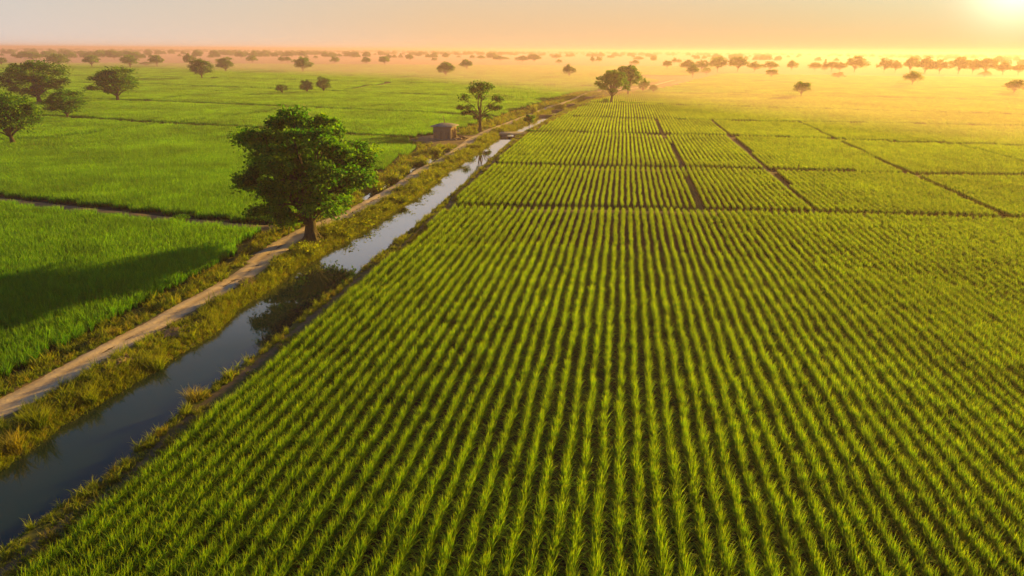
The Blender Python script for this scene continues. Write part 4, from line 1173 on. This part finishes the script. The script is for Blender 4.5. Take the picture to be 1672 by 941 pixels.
while len(rp_.color_ramp.elements) < len(st): rp_.color_ramp.elements.new(0.5)
for e_, (p_, c_) in zip(rp_.color_ramp.elements, st): e_.position = p_; e_.color = (*c_, 1)
fall = WM('POWER', 2.718, WM('MULTIPLY', WM('MAXIMUM', el, 0.0), -1.0 / SKY_FALL))
au = WM('ADD', WM('MULTIPLY', WM('POWER', 2.718, WM('MULTIPLY', WM('POWER', WM('DIVIDE', ang, 2.3), 2.0), -1.0)), 1.2),
        WM('MULTIPLY', WM('POWER', 2.718, WM('DIVIDE', ang, -5.0)), 0.07))
WL(tint.outputs[2], bg.inputs[0])
WL(WM('MULTIPLY', WM('SUBTRACT', 1.0, WM('MULTIPLY', WM('POWER', fall, 0.45), 0.99)), 0.105), bg.inputs[1])     # the dust layer veils the clear sky low down
bg2 = WN('ShaderNodeBackground'); WL(rp_.outputs[0], bg2.inputs[0]); WL(WM('MULTIPLY', fall, SKY_GAIN), bg2.inputs[1])
bg3 = WN('ShaderNodeBackground'); bg3.inputs[0].default_value = (1.0, 0.88, 0.66, 1); WL(WM('MULTIPLY', au, SKY_GAIN), bg3.inputs[1])
pale = WM('POWER', 2.718, WM('MULTIPLY', WM('POWER', WM('DIVIDE', WM('SUBTRACT', el, 15.0), 8.5), 2.0), -1.0))
bg4 = WN('ShaderNodeBackground'); bg4.inputs[0].default_value = (1.0, 0.90, 0.80, 1); WL(WM('MULTIPLY', pale, 0.62 * SKY_GAIN), bg4.inputs[1])
a3 = WN('ShaderNodeAddShader')
a1, a2 = WN('ShaderNodeAddShader'), WN('ShaderNodeAddShader')
WL(bg.outputs[0], a1.inputs[0]); WL(bg2.outputs[0], a1.inputs[1]); WL(a1.outputs[0], a2.inputs[0]); WL(bg3.outputs[0], a2.inputs[1])
WL(a2.outputs[0], a3.inputs[0]); WL(bg4.outputs[0], a3.inputs[1]); WL(a3.outputs[0], wo.inputs[0])
w.cycles.sampling_method = 'MANUAL'; w.cycles.sample_map_resolution = 512

HAZE = 0.00048; MIST = 0.0039; MIST_C = (0.49, 0.335, 0.50, 1)
if HAZE > 0:
    hb = MB(); x, y0, y1, z0, z1 = 19000, -150, 19000, -3.2, 24.0
    V = [(-x, y0, z0), (x, y0, z0), (x, y1, z0), (-x, y1, z0), (-x, y0, z1), (x, y0, z1), (x, y1, z1), (-x, y1, z1)]
    hb.add(V, [(0, 3, 2, 1), (4, 5, 6, 7), (0, 1, 5, 4), (1, 2, 6, 5), (2, 3, 7, 6), (3, 0, 4, 7)])
    k = NT('haze_air')
    pv = k.n('ShaderNodeVolumePrincipled')
    pv.inputs['Color'].default_value = (0.54, 0.38, 0.53, 1); pv.inputs['Density'].default_value = HAZE; pv.inputs['Anisotropy'].default_value = 0.424
    k.l(pv.outputs[0], k.out.inputs['Volume'])
    hz = hb.build('haze', k.m); tag(hz, kind='stuff')
    # the low morning mist that lies over the far fields, nearer on the sunward side
    foot = [(-15000, 2600), (-900, 900), (-330, 640), (-60, 420), (50, 240), (95, 130), (190, 84), (700, 66), (15000, 66), (15000, 18500), (-15000, 18500)]
    nf = len(foot)
    mb = MB(); mb.add([(x, y, -3.0) for x, y in foot] + [(x, y, 5.0) for x, y in foot])
    bm_q = [(i, (i + 1) % nf, nf + (i + 1) % nf, nf + i) for i in range(nf)]
    mb.f4.append(np.array(bm_q))
    me = bpy.data.meshes.new('haze'); me.from_pydata(np.concatenate(mb.v).tolist(), [], bm_q + [tuple(range(nf))[::-1], tuple(range(nf, 2 * nf))])
    k = NT('mist_air')
    pv = k.n('ShaderNodeVolumePrincipled')
    pv.inputs['Color'].default_value = MIST_C; pv.inputs['Density'].default_value = MIST; pv.inputs['Anisotropy'].default_value = 0.42
    k.l(pv.outputs[0], k.out.inputs['Volume'])
    me.materials.append(k.m)
    tag(mesh_obj('haze', me), kind='stuff')

cd = bpy.data.cameras.new('camera'); cam = bpy.data.objects.new('camera', cd); col.objects.link(cam)
cd.sensor_width = 36.0; cd.lens = 36.0 * F / W_PX; cd.clip_end = 40000; cd.clip_start = 0.1
cam.location = (0, 0, CAM_H)
from mathutils import Matrix
cam.matrix_world = Matrix.Translation((0, 0, CAM_H)) @ Matrix.Rotation(math.pi / 2 - PITCH, 4, 'X') @ Matrix.Rotation(ROLL, 4, 'Z')
sc.camera = cam

sc.view_settings.view_transform = 'Standard'; sc.view_settings.look = 'None'; sc.view_settings.exposure = EXPOSURE; sc.view_settings.gamma = 1.0
sc.render.engine = 'CYCLES'
cy = sc.cycles
cy.max_bounces = 5; cy.diffuse_bounces = 2; cy.glossy_bounces = 2; cy.transmission_bounces = 3; cy.transparent_max_bounces = 4; cy.volume_bounces = 1
cy.use_denoising = True; cy.denoiser = 'OPENIMAGEDENOISE'; cy.caustics_reflective = False; cy.caustics_refractive = False
cy.sample_clamp_indirect = 6.0
